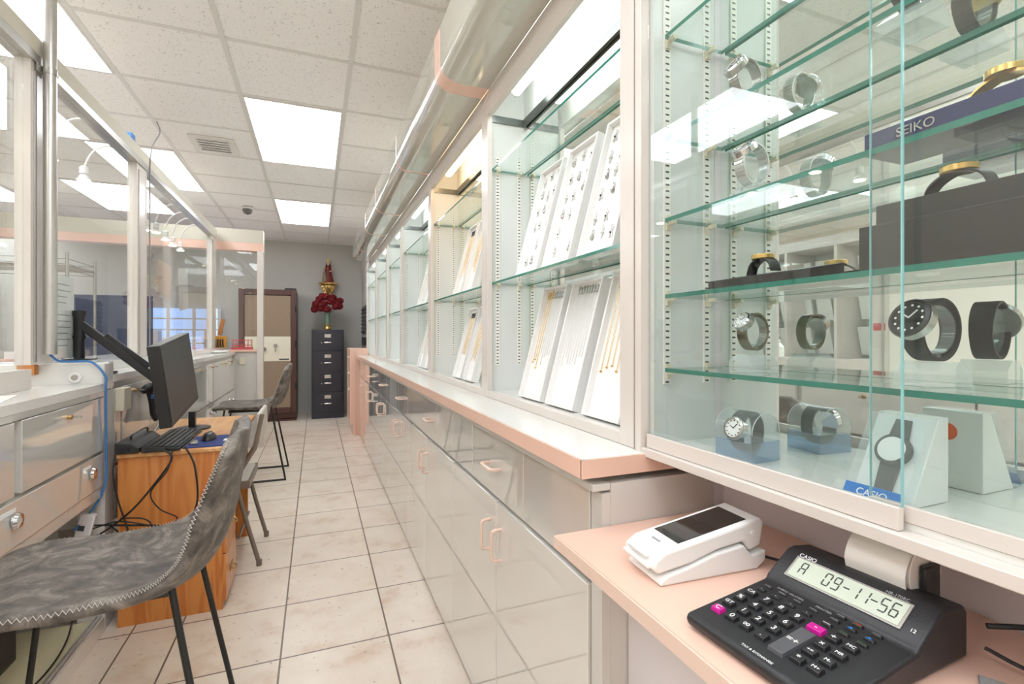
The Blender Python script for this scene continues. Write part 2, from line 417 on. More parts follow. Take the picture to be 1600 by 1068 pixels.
# ------------------------------------------------------------------ setting
XL, XR, YB, YF, ZC = -5.2, 0.80, -2.6, 8.45, 2.70
struct(box('floor', 'floor', (XL, XR + .1, YB, YF + .1, -.05, 0)))
struct(box('ceiling', 'ceil', (XL, XR + .1, YB, YF + .1, ZC, ZC + .05)))
struct(box('wall_right', 'lilac', (XR, XR + .1, YB, YF, 0, ZC)))
struct(box('wall_back', 'wall', (XL, XR + .1, YF, YF + .1, 0, ZC)))
struct(box('wall_left', 'wallc', (XL - .1, XL, YB, YF, 0, ZC)))
struct(box('wall_front', 'wallc', (XL, XR, YB - .1, YB, 0, ZC)))
struct(box('trim_1', 'wall', (.70, XR, 6.62, YF, 0, ZC)))
struct(box('baseboard_back', 'wall', (-.9, .69, YF - .015, YF, 0, .09)))
LAMPS = [(0, 3.415), (0, 5.853), (0, .367), (-2, 2.196), (-2, 4.634), (-3, 5.853), (-2, -.242), (0, -1.461), (-5, 1.0), (-5, 3.415), (-5, 5.853), (-6, 7.07), (1, -1.461), (-4, .367), (-2, -2.07), (-6, -.852), (-6, 2.196)]  # unseen panels behind the camera and over the customer side added for even fill
g = MB()
for i in range(-7, 2): g.box(-.434 + .6096 * i - .012, -.434 + .6096 * i + .012, YB, YF, ZC - .006, ZC)
for j in range(-8, 10): g.box(XL, XR, 2.805 + .6096 * j - .012, 2.805 + .6096 * j + .012, ZC - .0045, ZC)
struct(g.build('trim_2', 'tbar'))
LN = {(0, 3.415): 'nearer of two bright ceiling light panels above the tiled aisle', (0, 5.853): 'farther ceiling light panel above the aisle, near the grey back wall',
      (-2, 2.196): 'bright ceiling light panel cut by the top left corner of the picture', (-2, 4.634): 'bright ceiling light panel just beyond the partition header'}
for c, y in LAMPS:
    x = -.434 + .6096 * c
    t = thing('ceiling_light', LN.get((c, y), 'bright square-edged ceiling light panel over the customer side or behind camera, most added as fill'), 'ceiling light', (x + .305, y + .61, ZC - .012), 'recessed ceiling lights')
    box('diffuser', 'lamp', (x + .02, x + .59, y + .02, y + 1.2, ZC - .010, ZC - .001), t)
    f = MB().box(x + .012, x + .022, y + .012, y + 1.207, ZC - .012, ZC - .001).box(x + .588, x + .598, y + .012, y + 1.207, ZC - .012, ZC - .001)
    f.box(x + .022, x + .588, y + .012, y + .022, ZC - .012, ZC - .001).box(x + .022, x + .588, y + 1.197, y + 1.207, ZC - .012, ZC - .001)
    f.build('frame', 'vent', t)
t = thing('ceiling_vent', 'white louvred air vent in the ceiling left of the light panel', 'air vent', (-.73, 4.4, ZC))
box('frame', 'vent', (-.88, -.58, 4.22, 4.58, ZC - .012, ZC - .001), t, .003)
box('core', 'ceil', (-.84, -.62, 4.27, 4.53, ZC - .014, ZC - .0121), t)
for k in range(5): MB().obox((-.73, 4.295 + k * .052, ZC - .018), (.21, .045, .003), Matrix.Rotation(.35, 3, 'X')).build('slat', 'vent', t)
t = thing('security_dome', 'small dark dome security camera on the ceiling', 'security camera', (-.73, 6.35, ZC))
MB().lathe([(.05, 0), (.06, -.01), (.06, -.025)], (-.73, 6.35, ZC - .007)).build('mount', 'vent', t)
MB().lathe([(.052, -.02), (.05, -.05), (.035, -.075), (.002, -.088)], (-.73, 6.35, ZC - .007)).build('dome', 'dome', t)

# ------------------------------------------------------------------ right: base cabinets
Y0 = .80; FX = .50
units = [(.84, 1.867, 1.37, 'nearest grey laminate base cabinet, beside the low pink shelf', [(.84, 1.172, 0), (1.172, 1.62, 1.39), (1.62, 1.867, 0)]),
         (1.867, 2.906, 2.36, 'second grey base cabinet from the camera, pink door pulls side by side', [(1.867, 2.163, 0), (2.163, 2.906, 2.27)]),
         (2.906, 3.83, 3.27, 'third grey base cabinet from the camera along the aisle', [(2.906, 3.25, 3.13), (3.25, 3.83, 0)]),
         (3.83, 4.70, 4.17, 'fourth grey base cabinet from the camera along the aisle', [(3.83, 4.25, 4.03), (4.25, 4.70, 0)]),
         (4.70, 5.60, 5.10, 'fifth grey base cabinet, next to the pink fronted end unit', [(4.70, 5.15, 4.95), (5.15, 5.60, 0)]),
         (5.60, 6.22, 5.85, 'pink fronted base cabinet at the far end of the counter', [(5.60, 6.22, 5.85)])]
for n, (a, b, sp, lab, drs) in enumerate(units):
    mm = 'pink' if n == 5 else 'cream'
    t = thing('base_cabinet', lab, 'cabinet', (FX + .1, (a + b) / 2, 0), 'grey base cabinets under the long counter')
    ya = .80 if n == 0 else a + .001
    box('body', 'creamd', (FX + .022, .775, ya, b - .001, .0, .930), t)
    if n == 0: box('end_stile', 'creamd', (FX + .003, FX + .0215, .80, .838, 0, .912), t)
    box('top_rail', 'creamd', (.483, FX + .0215, ya, b - .001, .917, .9305), t, .002)
    for k, (da, db, hy) in enumerate(drs):
        d = box('drawer', mm, (FX, FX + .021, da + .002, db - .002, .732, .913), t, .0015)
        if hy:
            p = smooth_path([(FX, hy - .048, .822), (FX - .022, hy - .046, .822), (FX - .03, hy - .034, .822), (FX - .03, hy + .034, .822), (FX - .022, hy + .046, .822), (FX, hy + .048, .822)], 4)
            MB().tube(p, .0052, 8).build('handle', 'pinkh', d)
    for k, (da, db) in enumerate(((a, sp), (sp, b))):
        d = box('door', mm, (FX - .004, FX + .0205, da + .002, db - .002, .02, .722), t, .0015)
        hy = sp + (-.045 if k == 0 else .045)
        X = FX - .004
        p = smooth_path([(X, hy, .565), (X - .022, hy, .567), (X - .03, hy, .579), (X - .03, hy, .641), (X - .022, hy, .653), (X, hy, .655)], 4)
        MB().tube(p, .0052, 8).build('handle', 'pinkh', d)
t = thing('countertop', 'long narrow white counter with pink laminate edge running down the aisle', 'counter', (.62, 3.5, .94))
MB().box(.463, .775, Y0 + .003, 6.29, .9445, .98).box(.603, .775, 6.29, 6.6, .9445, .98).build('slab', 'wtop', t)
MB().box(.458, .4625, Y0, 6.29, .9445, .9795).box(.458, .775, Y0 - .002, Y0 + .0025, .9445, .9795).build('edge_trim', 'pink', t)
t = thing('pink_cupboard', 'tall narrow pink laminate cupboard standing at the far counter end', 'cupboard', (.45, 6.6, 0))
box('body', 'pink', (.385, .455, 6.3, 6.95, .14, 1.06), t, .002)
box('side_panel', 'pink', (.456, .60, 6.3, 6.95, 0, 1.06), t, .002)
box('front_leg', 'pink', (.42, .455, 6.3, 6.95, 0, .139), t)
for k in range(3): box('pull', 'white', (.372, .384, 6.4, 6.5, .95 - k * .2, .965 - k * .2), t)

# low pink shelf in the nook
t = thing('desk_shelf', 'low pink laminate desk shelf holding the calculator and card terminal', 'shelf', (.6, .3, .83))
box('slab', 'pink', (.404, .798, -.55, .798, .829, .85), t)
box('edge_trim', 'pinkh', (.40, .4035, -.55, .798, .8285, .8495), t)
struct(box('trim_3', 'lilac', (.56, .797, -.55, .797, 0, .828)))
struct(box('trim_4', 'lilac', (.776, XR, .7985, 6.62, 0, 2.14)))

# ------------------------------------------------------------------ right: display cabinets
RAIL = box('standard_master', 'slots', (-.008, .008, -.0035, 0, 0, .01))
bpy.data.objects.remove(RAIL)
def rail(x, y, z0, z1, parent, face=-1):
    me = MB().box(-.008, .008, -.002, .002, z0, z1)
    o = me.build('shelf_standard', 'slots', None)
    root = parent.location
    o.parent = parent; o.location = (x - root.x, y - root.y, -root.z); return o
def clip(x, y, z, s, parent):
    m = MB().box(x - .004, x + .004, min(y, y + s * .022), max(y, y + s * .022), z - .012, z - .0045).box(x - .005, x + .005, min(y, y + s * .005), max(y, y + s * .005), z - .022, z + .008)
    return m.build('shelf_clip', 'beigep', parent)
def glass_shelf(x0, x1, y0, y1, z, parent, th=.008):
    m = MB(); m.mat(GSHELF)
    v = [(x0, y0, z - th), (x1, y0, z - th), (x1, y1, z - th), (x0, y1, z - th), (x0, y0, z), (x1, y0, z), (x1, y1, z), (x0, y1, z)]
    m.add(v, [(4, 5, 6, 7), (0, 3, 2, 1)]); m.mat(EDGE)
    m.add(v, [(0, 1, 5, 4), (1, 2, 6, 5), (2, 3, 7, 6), (3, 0, 4, 7)])
    return m.build('glass_shelf', None, parent, smooth=False)
UX = .605
UY = [.842, 1.803, 2.795, 3.835, 4.65, 5.56, 6.60]
ULAB = ['nearest glass display cabinet on the counter, cool light, two rows of jewellery trays', 'second display cabinet from the camera, with warm yellowish light',
        'third display cabinet from the camera, grey-green inside with narrow chain trays', 'fourth display cabinet, empty and brightly lit',
        'fifth display cabinet, empty with green tinted shelves', 'last display cabinet on the counter, nearest the back wall']
for n in range(6):
    a, b = UY[n], UY[n + 1]
    t = thing('display_cabinet', ULAB[n], 'display cabinet', (.7, (a + b) / 2, .98), 'display cabinets on the long counter')
    st = .036 if n else .05
    f = MB().box(UX, UX + .02, a + .001, a + st, .9805, 2.1425).box(UX, UX + .02, b - .034, b - .001, .9805, 2.1425)
    f.box(UX, UX + .02, a + st, b - .034, 2.052, 2.1425).box(UX, UX + .02, a + st, b - .034, .9805, 1.006)
    f.build('frame', 'frame', t, .001)
    box('side_panel', 'inner', (UX + .0205, .774, a + .001, a + .016, .9805, 2.2), t)
    box('side_panel', 'inner', (UX + .0205, .774, b - .016, b - .001, .9805, 2.2), t)
    box('cabinet_floor', 'wtop', (UX + .0205, .774, a + .0165, b - .0165, .9805, 1.002), t)
    box('back_mirror', MIR, (.7705, .7745, a + .017, b - .017, 1.003, 2.04), t)
    box('light_box', 'inner', (UX + .0205, .774, a + .0165, b - .0165, 2.19, 2.2), t)
    box('light_box_back', 'inner', (.766, .774, a + .0165, b - .0165, 2.045, 2.189), t)
    box('dark_trim', 'alud', (.757, .7655, a + .0165, b - .0165, 2.035, 2.062), t)
    box('dark_trim', 'alud', (UX + .021, .7565, b - .0215, b - .0165, 2.035, 2.062), t)
    tb = MB().cyl((.685, a + .13, 2.115), (.685, b - .13, 2.115), .019, 20).build('fluorescent_tube', 'tubew' if n == 1 else 'tubec', t)
    MB().cyl((.685, b - .13, 2.115), (.685, b - .115, 2.115), .019, 16).box(.68, .69, b - .125, b - .115, 2.115, 2.189).build('tube_socket', 'white', t)
    for yy, s in ((b - .0185, -1), (a + .0185, 1)):
        for xx in (.652, .742):
            rail(xx, yy, 1.10, 1.90, t)
            for z in (1.417, 1.852): clip(xx, yy + s * .0025, z, s, t)
    for z in (1.417, 1.852): glass_shelf(UX + .022, .765, a + .022, b - .022, z, t)

# curved soffit
prof = [(.600, 2.143)] + [(.418 + .075 - .075 * math.sin(q * PI / 2 / 10), 2.143 + .0 + .062 - .062 * math.cos(q * PI / 2 / 10)) for q in range(11)] + [(.418, 2.334), (.424, 2.340), (.604, 2.340), (.604, 2.143)]
sj = [-.4, .835, 1.81, 2.79, 3.82, 4.65, 5.58, 6.3]
SL = ['nearest rounded glossy beige soffit section above the counter', 'second rounded glossy soffit section above the warm lit cabinet', 'third glossy soffit section along the aisle',
      'fourth glossy soffit section along the aisle', 'fifth glossy soffit section along the aisle', 'last glossy soffit section, nearest the back wall', 'rounded soffit section passing over the watch case at picture top']
for n in range(7):
    k = [6, 0, 1, 2, 3, 4, 5][n]
    t = thing('soffit_section', SL[k], 'soffit', (.55, (sj[n] + sj[n + 1]) / 2, 2.2), 'rounded soffit sections above the display cabinets')
    MB().prism(prof, 1, sj[n] + .028, sj[n + 1] - (.055 if n == 1 else 0)).build('shell', 'soffit', t)
    MB().prism([(x - .001 * (x < .43), z) for x, z in prof], 1, sj[n] - (.055 if n == 2 else 0), sj[n] + .0278).build('joint_strip', 'pink', t)
struct(box('trim_5', 'wallc', (.62, XR, -.4, 6.62, 2.341, ZC)))

# ------------------------------------------------------------------ watch case
t = thing('watch_case', 'large glass fronted watch case with mirror back at right, above pink shelf', 'display case', (.7, .2, .97))
WY0, WY1 = -.45, .832
f = MB().box(.600, .622, .812, WY1, .974, 2.13).box(.600, .625, WY0, .8115, .9735, .990).box(.600, .622, WY0, .8115, 2.10, 2.13)
f.build('frame', 'frame', t, .0015)
box('side_panel', 'inner', (.6225, .789, .800, .825, .975, 2.12), t)
box('side_panel', 'inner', (.6225, .789, WY0, WY0 + .02, .975, 2.12), t)
box('case_floor', 'wtop', (.6255, .789, WY0 + .021, .7995, .975, .998), t)
box('case_top', 'inner', (.6225, .789, WY0 + .021, .7995, 2.13, 2.138), t)
box('back_mirror', MIR, (.7895, .7945, WY0 + .021, .7995, .976, 2.12), t)
d = box('sliding_door', GLASS, (.6125, .6157, .352, .806, 1.0175, 2.10), t)
box('bottom_shoe', 'frame', (.609, .619, .352, .806, .9905, 1.017), d, .001)
box('door_edge', DEDGE, (.6125, .6157, .350, .3518, 1.0175, 2.10), d)
d = box('sliding_door', GLASS, (.6265, .6297, WY0 + .02, .393, 1.0175, 2.10), t)
box('bottom_shoe', 'frame', (.6235, .6325, WY0 + .02, .393, .9985, 1.017), d, .001)
box('door_edge', DEDGE, (.6265, .6297, .3932, .3942, 1.0175, 2.10), d)
MB().cyl((.686, WY0 + .05, 2.09), (.686, .74, 2.09), .014, 16).build('fluorescent_tube', 'tubec', t)
WZ = [1.148, 1.293, 1.443, 1.604, 1.805]
for xx in (.652, .753):
    rail(xx, .7975, 1.115, 2.0, t)
    for z in WZ: clip(xx, .795, z, -1, t)
for z in WZ: glass_shelf(.640, .785, WY0 + .025, .788, z, t)

# ------------------------------------------------------------------ watches
def band(mb, c, rx, rz, w0, th, a0, a1, n=40, wfun=None):
    """flat strap swept round an ellipse in the xz plane"""
    pts = []
    for i in range(n + 1):
        a = a0 + (a1 - a0) * i / n; ww = w0 if wfun is None else wfun(i / n) * w0
        for rr, s in ((1, -1), (1, 1), (1 + th, 1), (1 + th, -1)):
            pts.append((c[0] + rx * rr * math.cos(a), s * ww / 2, c[1] + rz * rr * math.sin(a)))
    fs = []
    for i in range(n):
        for j in range(4): fs.append((i * 4 + j, i * 4 + (j + 1) % 4, (i + 1) * 4 + (j + 1) % 4, (i + 1) * 4 + j))
    fs += [(0, 3, 2, 1), (n * 4, n * 4 + 1, n * 4 + 2, n * 4 + 3)]
    return mb.add(pts, fs)
def make_watch(label, strap, case, dial, bez, loc, yaw=0, hc=.06, r=.027, dw=.021, ang=2.5, w=.020, links=False, marks=True):
    t = thing('wristwatch', label, 'watch', (0, 0, 0), 'watches in the glass watch case')
    m = MB(); band(m, (0, hc), r * .96, r * 1.16, w, .10, ang + .45, ang + 2 * PI - .45, 44, lambda u: 1.0 + .18 * abs(2 * u - 1))
    if links:
        for i in range(26):
            a = ang + .5 + (2 * PI - 1.0) * i / 25
            m.obox((r * 1.07 * math.cos(a), 0, hc + r * 1.13 * math.sin(a)), (.0035, w * .96, .0045), Matrix.Rotation(-a, 3, 'Y'))
    m.build('strap', strap, t, .0004)
    d = Vector((math.cos(ang), 0, math.sin(ang))); c = Vector((0, 0, hc)) + d * r * 1.04
    cs = MB().cyl(c - d * .005, c + d * .006, dw, 32).cyl(c + Vector((0, 1, 0)) * (dw), c + Vector((0, 1, 0)) * (dw + .004), .003, 12).build('watch_body', case, t, .0008)
    MB().lathe([(dw * .98, 0), (dw * .96, .002), (dw * .80, .0035), (dw * .78, .001)], c + d * .006, 32, R=d.to_track_quat('Z', 'Y').to_matrix()).build('bezel', bez, cs)
    f = MB().cyl(c + d * .0062, c + d * .0072, dw * .79, 32).build('dial', dial, t)
    q = d.to_track_quat('Z', 'Y').to_matrix(); mk = MB()
    if marks:
        for i in range(12):
            a = i * PI / 6; p = c + d * .0076 + q @ Vector((math.cos(a) * dw * .64, math.sin(a) * dw * .64, 0))
            mk.cyl(p, p + d * .0004, dw * .06, 8)
        for a, l in ((.9, .5), (2.6, .36)):
            p = c + d * .0078; e = p + q @ Vector((math.cos(a) * dw * l, math.sin(a) * dw * l, 0)); mk.tube([p, e], dw * .035, 6)
        mk.build('hands', 'txtw' if dial in ('black', 'blackg', 'rubber') else 'txtd', f)
    place(t, loc, (0, 0, yaw)); return t
def make_stand(label, loc, yaw=0, hc=.06, r=.024):
    t = thing('watch_stand', label, 'stand', (0, 0, 0), 'clear acrylic watch stands')
    MB().prism([(-.03, 0), (.03, 0), (.03, .016), (.012, .030), (-.012, .030), (-.03, .016)], 1, -.026, .026).build('base_block', ACRS, t)
    m = MB(); band(m, (0, hc), r, r * 1.05, .016, .07, -PI / 2 + .15, PI * 1.5 - .15, 36); m.build('collar', ACR, t)
    MB().box(-.004, .004, -.008, .008, .0302, hc - r * 1.14).build('stem', ACR, t)
    place(t, loc, (0, 0, yaw)); return t
def ws(X, Y, z, wl, sl, **k):
    yaw = k.pop('yaw', .0); hc = k.get('hc', .06)
    make_stand(sl, (X, Y, z + .0005), yaw, hc, k.get('r', .027) * .88)
    make_watch(wl, loc=(X, Y, z + .0005), yaw=yaw, **k)
ws(.717, .6475, 1.148, 'slim silver mesh watch on clear stand, second shelf from the bottom', 'clear acrylic stand under the silver mesh watch', strap='olive', case='steel', dial='whitec', bez='chrome', hc=.070, r=.026, dw=.017, w=.018)
ws(.725, .381, 1.148, 'large black diver watch with white dot markers beside door edge', 'clear acrylic stand under the black diver watch', strap='rubber', case='steel', dial='blackg', bez='black', hc=.070, r=.031, dw=.026, w=.024, yaw=-.15, ang=2.75)
ws(.71, .643, 1.443, 'silver bracelet watch with white dial on third shelf', 'clear stand under the silver bracelet watch', strap='silver', case='chrome', dial='whitec', bez='chrome', hc=.066, r=.029, dw=.021, w=.019, links=True, ang=2.2)
ws(.722, .668, 1.604, 'steel watch on upper shelf behind the reflected ceiling light', 'clear stand on upper shelf behind reflected ceiling light', strap='steel', case='steel', dial='blackg', bez='chrome', hc=.07, r=.028, dw=.021, w=.019, links=True)
ws(.72, .40, 1.604, 'brown strapped watch cut by the top edge, above dark blue case', 'clear stand cut by the top edge, above dark blue case', strap='dbox', case='gold', dial='whitec', bez='gold', hc=.07, r=.03, dw=.022, w=.022, links=True)
# watches in blue dome boxes, tray watches
def dome_box(label, loc, yaw=0):
    t = thing('watch_box', label, 'box', (0, 0, 0))
    pr = [(-.036, .034), (.036, .034)] + [(.036 * math.cos(a), .048 + .034 * math.sin(a)) for a in [i * PI / 14 for i in range(15)]]
    MB().prism(pr, 1, -.036, .036).build('clear_dome', ACR, t)
    for s_ in (-.036, .036): MB().tube([(x, s_, z) for x, z in pr[2:]], .0009, 6).build('dome_rim', ACR2, t)
    MB().box(-.036, .036, -.036, .036, 0, .0335).build('blue_base', ACRB, t)
    place(t, loc, (0, 0, yaw)); return t
dome_box('clear domed watch box with blue tinted base on the case floor', (.700, .645, .9985), .1)
make_watch('black strapped digital watch inside the blue based dome box', 'rubber', 'chrome', 'whitec', 'steel', (.700, .645, .9985), .1, hc=.046, r=.028, dw=.020, w=.024, ang=2.9)
t = thing('watch_display_box', 'white wedge shaped watch display box with blue strip', 'box', (0, 0, 0))
MB().prism([(-.03, 0), (.045, 0), (.045, .108), (.026, .108)], 1, -.036, .036).build('wedge', 'whitec', t, .001)
MB().prism([(-.0305, .0), (-.052, 0), (.008, .108), (.0255, .108)], 1, -.0355, .0355).build('clear_cover', ACR, t)
nrm = Vector((-.108, 0, .056)).normalized()
MB().prism([(-.0515, .002), (-.0525, .002), (-.0430, .0187), (-.0420, .0187)], 1, -.035, .035).build('blue_strip', 'blue', t)
text('brand_print', 'CASIO', .013, 'txtw', t, mat4((0, -1, 0), (.060, 0, .108), (-.0482, 0, .0102)))
MB().cyl((.0452, .004, .078), (.0460, .004, .078), .012, 24).build('round_sticker', 'orange', t)
place(t, (.706, .412, .9985), (0, 0, 0))
t2 = thing('wristwatch', 'black plastic watch with round pale dial inside the white wedge box', 'watch', (0, 0, 0), 'watches in the glass watch case')
up = Vector((.056, 0, .108)).normalized()
def wp(u, v, n_=.004): return Vector((-.03, 0, 0)) + up * v + Vector((0, u, 0)) + nrm * n_
m = MB(); m.add([wp(-.010, .012), wp(.010, .012), wp(.012, .05), wp(-.012, .05), wp(-.010, .012, .001), wp(.010, .012, .001), wp(.012, .05, .001), wp(-.012, .05, .001)], [(0, 1, 2, 3), (0, 4, 5, 1), (1, 5, 6, 2), (3, 2, 6, 7), (0, 3, 7, 4)])
m.add([wp(-.012, .085), wp(.012, .085), wp(.009, .112), wp(-.009, .112), wp(-.012, .085, .001), wp(.012, .085, .001), wp(.009, .112, .001), wp(-.009, .112, .001)], [(0, 1, 2, 3), (0, 4, 5, 1), (1, 5, 6, 2), (3, 2, 6, 7), (0, 3, 7, 4)])
m.build('strap', 'rubber', t2)
cc = wp(0, .068, .001)
MB().cyl(cc, cc + nrm * .009, .021, 32).build('watch_body', 'rubber', t2, .001)
MB().cyl(cc + nrm * .0091, cc + nrm * .0098, .0165, 32).build('dial', 'whitec', t2)
place(t2, (.706, .412, .9985), (0, 0, 0))
# 
t = thing('watch_tray', 'low black watch tray on the shelf under the silver bracelet watch', 'tray', (.70, .61, 1.293))
MB().prism([(.665, 1.2935), (.738, 1.2935), (.738, 1.322), (.665, 1.310)], 1, .500, .700).build('tray_body', 'dbox', t, .001)
def lay_watch(label, loc, yaw, strap, case, dial):
    t = thing('wristwatch', label, 'watch', (0, 0, 0), 'watches in the glass watch case')
    pts = [(-.036, .004), (-.03, .016), (-.018, .024), (0, .028), (.018, .024), (.03, .016), (.036, .004)]
    P = smooth_path([(x, 0, z) for x, z in pts], 5); m = MB()
    vs = []
    for p in P:
        for s, dz in ((-1, 0), (1, 0), (1, -.003), (-1, -.003)): vs.append((p.x, s * .009, p.z + dz))
    fs = [(i * 4 + j, i * 4 + (j + 1) % 4, (i + 1) * 4 + (j + 1) % 4, (i + 1) * 4 + j) for i in range(len(P) - 1) for j in range(4)]
    m.add(vs, fs).build('strap', strap, t)
    MB().cyl((0, 0, .025), (0, 0, .033), .018, 28).build('watch_body', case, t, .001)
    MB().cyl((0, 0, .0331), (0, 0, .0336), .0145, 28).build('dial', dial, t)
    place(t, loc, (0, 0, yaw)); return t
lay_watch('gold watch with black leather strap lying on the low black tray', (.70, .612, 1.315), 1.25, 'rubber', 'gold', 'whitec')
t = thing('watch_plinth', 'dark brown display box on the middle shelf beyond the door edge', 'box', (.70, .33, 1.293))
box('lower_box', 'dbox', (.662, .742, .22, .430, 1.2935, 1.352), t, .001)
box('upper_box', 'dbox', (.672, .738, .23, .415, 1.3525, 1.378), t, .001)
lay_watch('gold rimmed dress watch lying on the dark brown display box', (.70, .34, 1.377), 1.35, 'dbox', 'gold', 'silver')
t = thing('watch_platform', 'dark blue platform lettered SEIKO on the third glass shelf', 'display platform', (.70, .33, 1.443))
box('platform_body', 'seiko', (.665, .745, .22, .425, 1.4435, 1.472), t, .001)
text('lettering', 'SEIKO', .0155, 'steel', t, mat4((0, -1, 0), (0, 0, 1), (.6640 - .70, .366 - .33, 1.4600 - 1.443)))
lay_watch('gold bracelet watch lying on the dark blue platform', (.705, .30, 1.4715), 1.4, 'gold', 'gold', 'blackg')
t = thing('wire_watch', 'thin silver bracelet curled at the left end of dark blue platform', 'bracelet', (.70, .385, 1.4725))
MB().tube([(.70 + .022 * math.cos(a), .385 + .022 * math.sin(a), 1.4755) for a in [i * 2 * PI / 30 for i in range(30)]], .003, 8, True).build('bracelet_band', 'silver', t)

# ------------------------------------------------------------------ jewellery trays
TILT = math.radians(15.0)
def make_tray(label, y, z, w_=.172, L_=.385, x=.655, group='white jewellery trays'):
    t = thing('jewellery_tray', label, 'tray', (0, 0, 0), group)
    MB().box(.006, .026, -w_ / 2, w_ / 2, 0, L_).build('backing', 'whitec', t, .001)
    r = MB().box(-.010, .0058, -w_ / 2, -w_ / 2 + .008, 0, L_).box(-.010, .0058, w_ / 2 - .008, w_ / 2, 0, L_)
    r.box(-.010, .0058, -w_ / 2 + .008, w_ / 2 - .008, 0, .008).box(-.010, .0058, -w_ / 2 + .008, w_ / 2 - .008, L_ - .008, L_)
    r.build('rim', 'white', t, .0008)
    place(t, (x, y, z + .003), (0, TILT, 0)); return t
def on_tray(y, z, u, v, x=.655, n=.004):
    R = Matrix.Rotation(TILT, 3, 'Y'); return Vector((x, y, z + .003)) + R @ Vector((n, u, v))
def mk_neck(mat, L_, top, gem):
    t = thing('necklace', 'x', 'necklace', (0, 0, 0))
    MB().tube([(0, -.0025, 0), (-.0012, -.0028, -L_ * .5), (0, -.0012, -L_), (0, .0012, -L_), (-.0012, .0028, -L_ * .5), (0, .0025, 0)], .0006, 5).build('chain', mat, t)
    m = MB()
    for k in range(3): m.obox((-.001, random.uniform(-.003, .003), .004 + k * .009), (.003, .006, .007), Matrix.Rotation(random.uniform(-.6, .6), 3, 'X'))
    if gem: m.ball((-.001, 0, -L_ - .005), .0036, 8)
    m.build('clasp', top, t); return t
def mk_pend(k):
    t = thing('pendant', 'x', 'pendant', (0, 0, 0))
    m = MB()
    m.tube([(-.001, .005 * math.cos(a), .008 + .007 * math.sin(a)) for a in [i * 2 * PI / 12 for i in range(12)]], .0013, 5, True)
    if k == 0: m.box(-.003, 0, -.0022, .0022, -.022, .002).box(-.003, 0, -.008, .008, -.008, -.004)
    elif k == 1: m.ball((-.001, 0, -.006), .0065, 8, 1.4)
    else: m.obox((-.001, .003, -.008), (.003, .004, .022), Matrix.Rotation(.4, 3, 'X')).obox((-.001, -.003, -.008), (.003, .004, .02), Matrix.Rotation(-.5, 3, 'X'))
    m.build('setting', 'silver' if k != 1 else 'steel', t)
    MB().ball((-.0035, 0, -.006), .0028, 8).build('stone', ('silver', 'gold', 'dbox')[k], t); return t
NG = mk_neck('gold', .21, 'gold', True); NS = mk_neck('silver', .21, 'steel', False); NM = mk_neck('gold', .20, 'dbox', False)
PD = [mk_pend(k) for k in range(3)]
used = set()
def put(proto, loc, label, group, scale=1.0):
    o = proto if proto.name not in used else copy_tree(proto)
    used.add(proto.name if o is proto else ''); used.add(proto.name)
    o.location = loc; o.rotation_euler = (0, TILT, 0); o.scale = (1, 1, scale)
    o['label'] = label; o['group'] = group; return o
def fill_neck(y, z, n, protos, w_, label, group, L_=.345):
    for i in range(n):
        u = w_ * (.5 - (i + .5) / n) * .80
        put(protos[i % len(protos)] if len(protos) < n else protos[i], on_tray(y, z, u, L_), label[0] if protos[i % len(protos)] is NG else label[-1], group, random.uniform(.9, 1.12))
Z1, Z2 = 1.002, 1.417
# nearest cabinet
LY = [1.475, 1.265, 1.045]
LN1 = ['leftmost tray on the lower level of the nearest cabinet', 'middle tray on the lower level of the nearest cabinet', 'rightmost tray on the lower level, half hidden by the cabinet stile']
for i, y in enumerate(LY): make_tray('white tray of chains, ' + LN1[i], y, Z1)
fill_neck(LY[0], Z1, 9, [NG, NG, NG] + [NS] * 6, .172, ['gold chain necklace hanging at the left of the leftmost lower tray', 'fine silver chain necklace in the leftmost lower tray, nearest cabinet'], 'necklaces in the leftmost lower tray')
fill_neck(LY[1], Z1, 9, [NS] * 9, .172, ['fine silver chain necklace in the middle lower tray, nearest cabinet'], 'necklaces in the middle lower tray')
fill_neck(LY[2], Z1, 6, [NG] * 6, .172, ['gold chain necklace in the half hidden lower tray, nearest cabinet'], 'necklaces in the rightmost lower tray')
UY2 = [1.50, 1.29, 1.07]
LN2 = ['leftmost tray on the upper shelf of nearest cabinet', 'middle tray on the upper shelf of nearest cabinet', 'rightmost upper tray, half hidden by the cabinet stile']
for i, y in enumerate(UY2):
    make_tray('white tray of pendants, ' + LN2[i], y, Z2)
    for r_ in range(6):
        for c_ in range(3):
            if random.random() < .08: continue
            put(PD[(r_ + c_ * 2 + i) % 3], on_tray(y, Z2, .05 - c_ * .05 + random.uniform(-.006, .006), .345 - r_ * .058 + random.uniform(-.008, .008)),
                'small silver pendant pinned in the %s upper tray of nearest cabinet' % ['leftmost', 'middle', 'rightmost'][i], 'pendants in the %s upper tray' % ['leftmost', 'middle', 'rightmost'][i], 1)
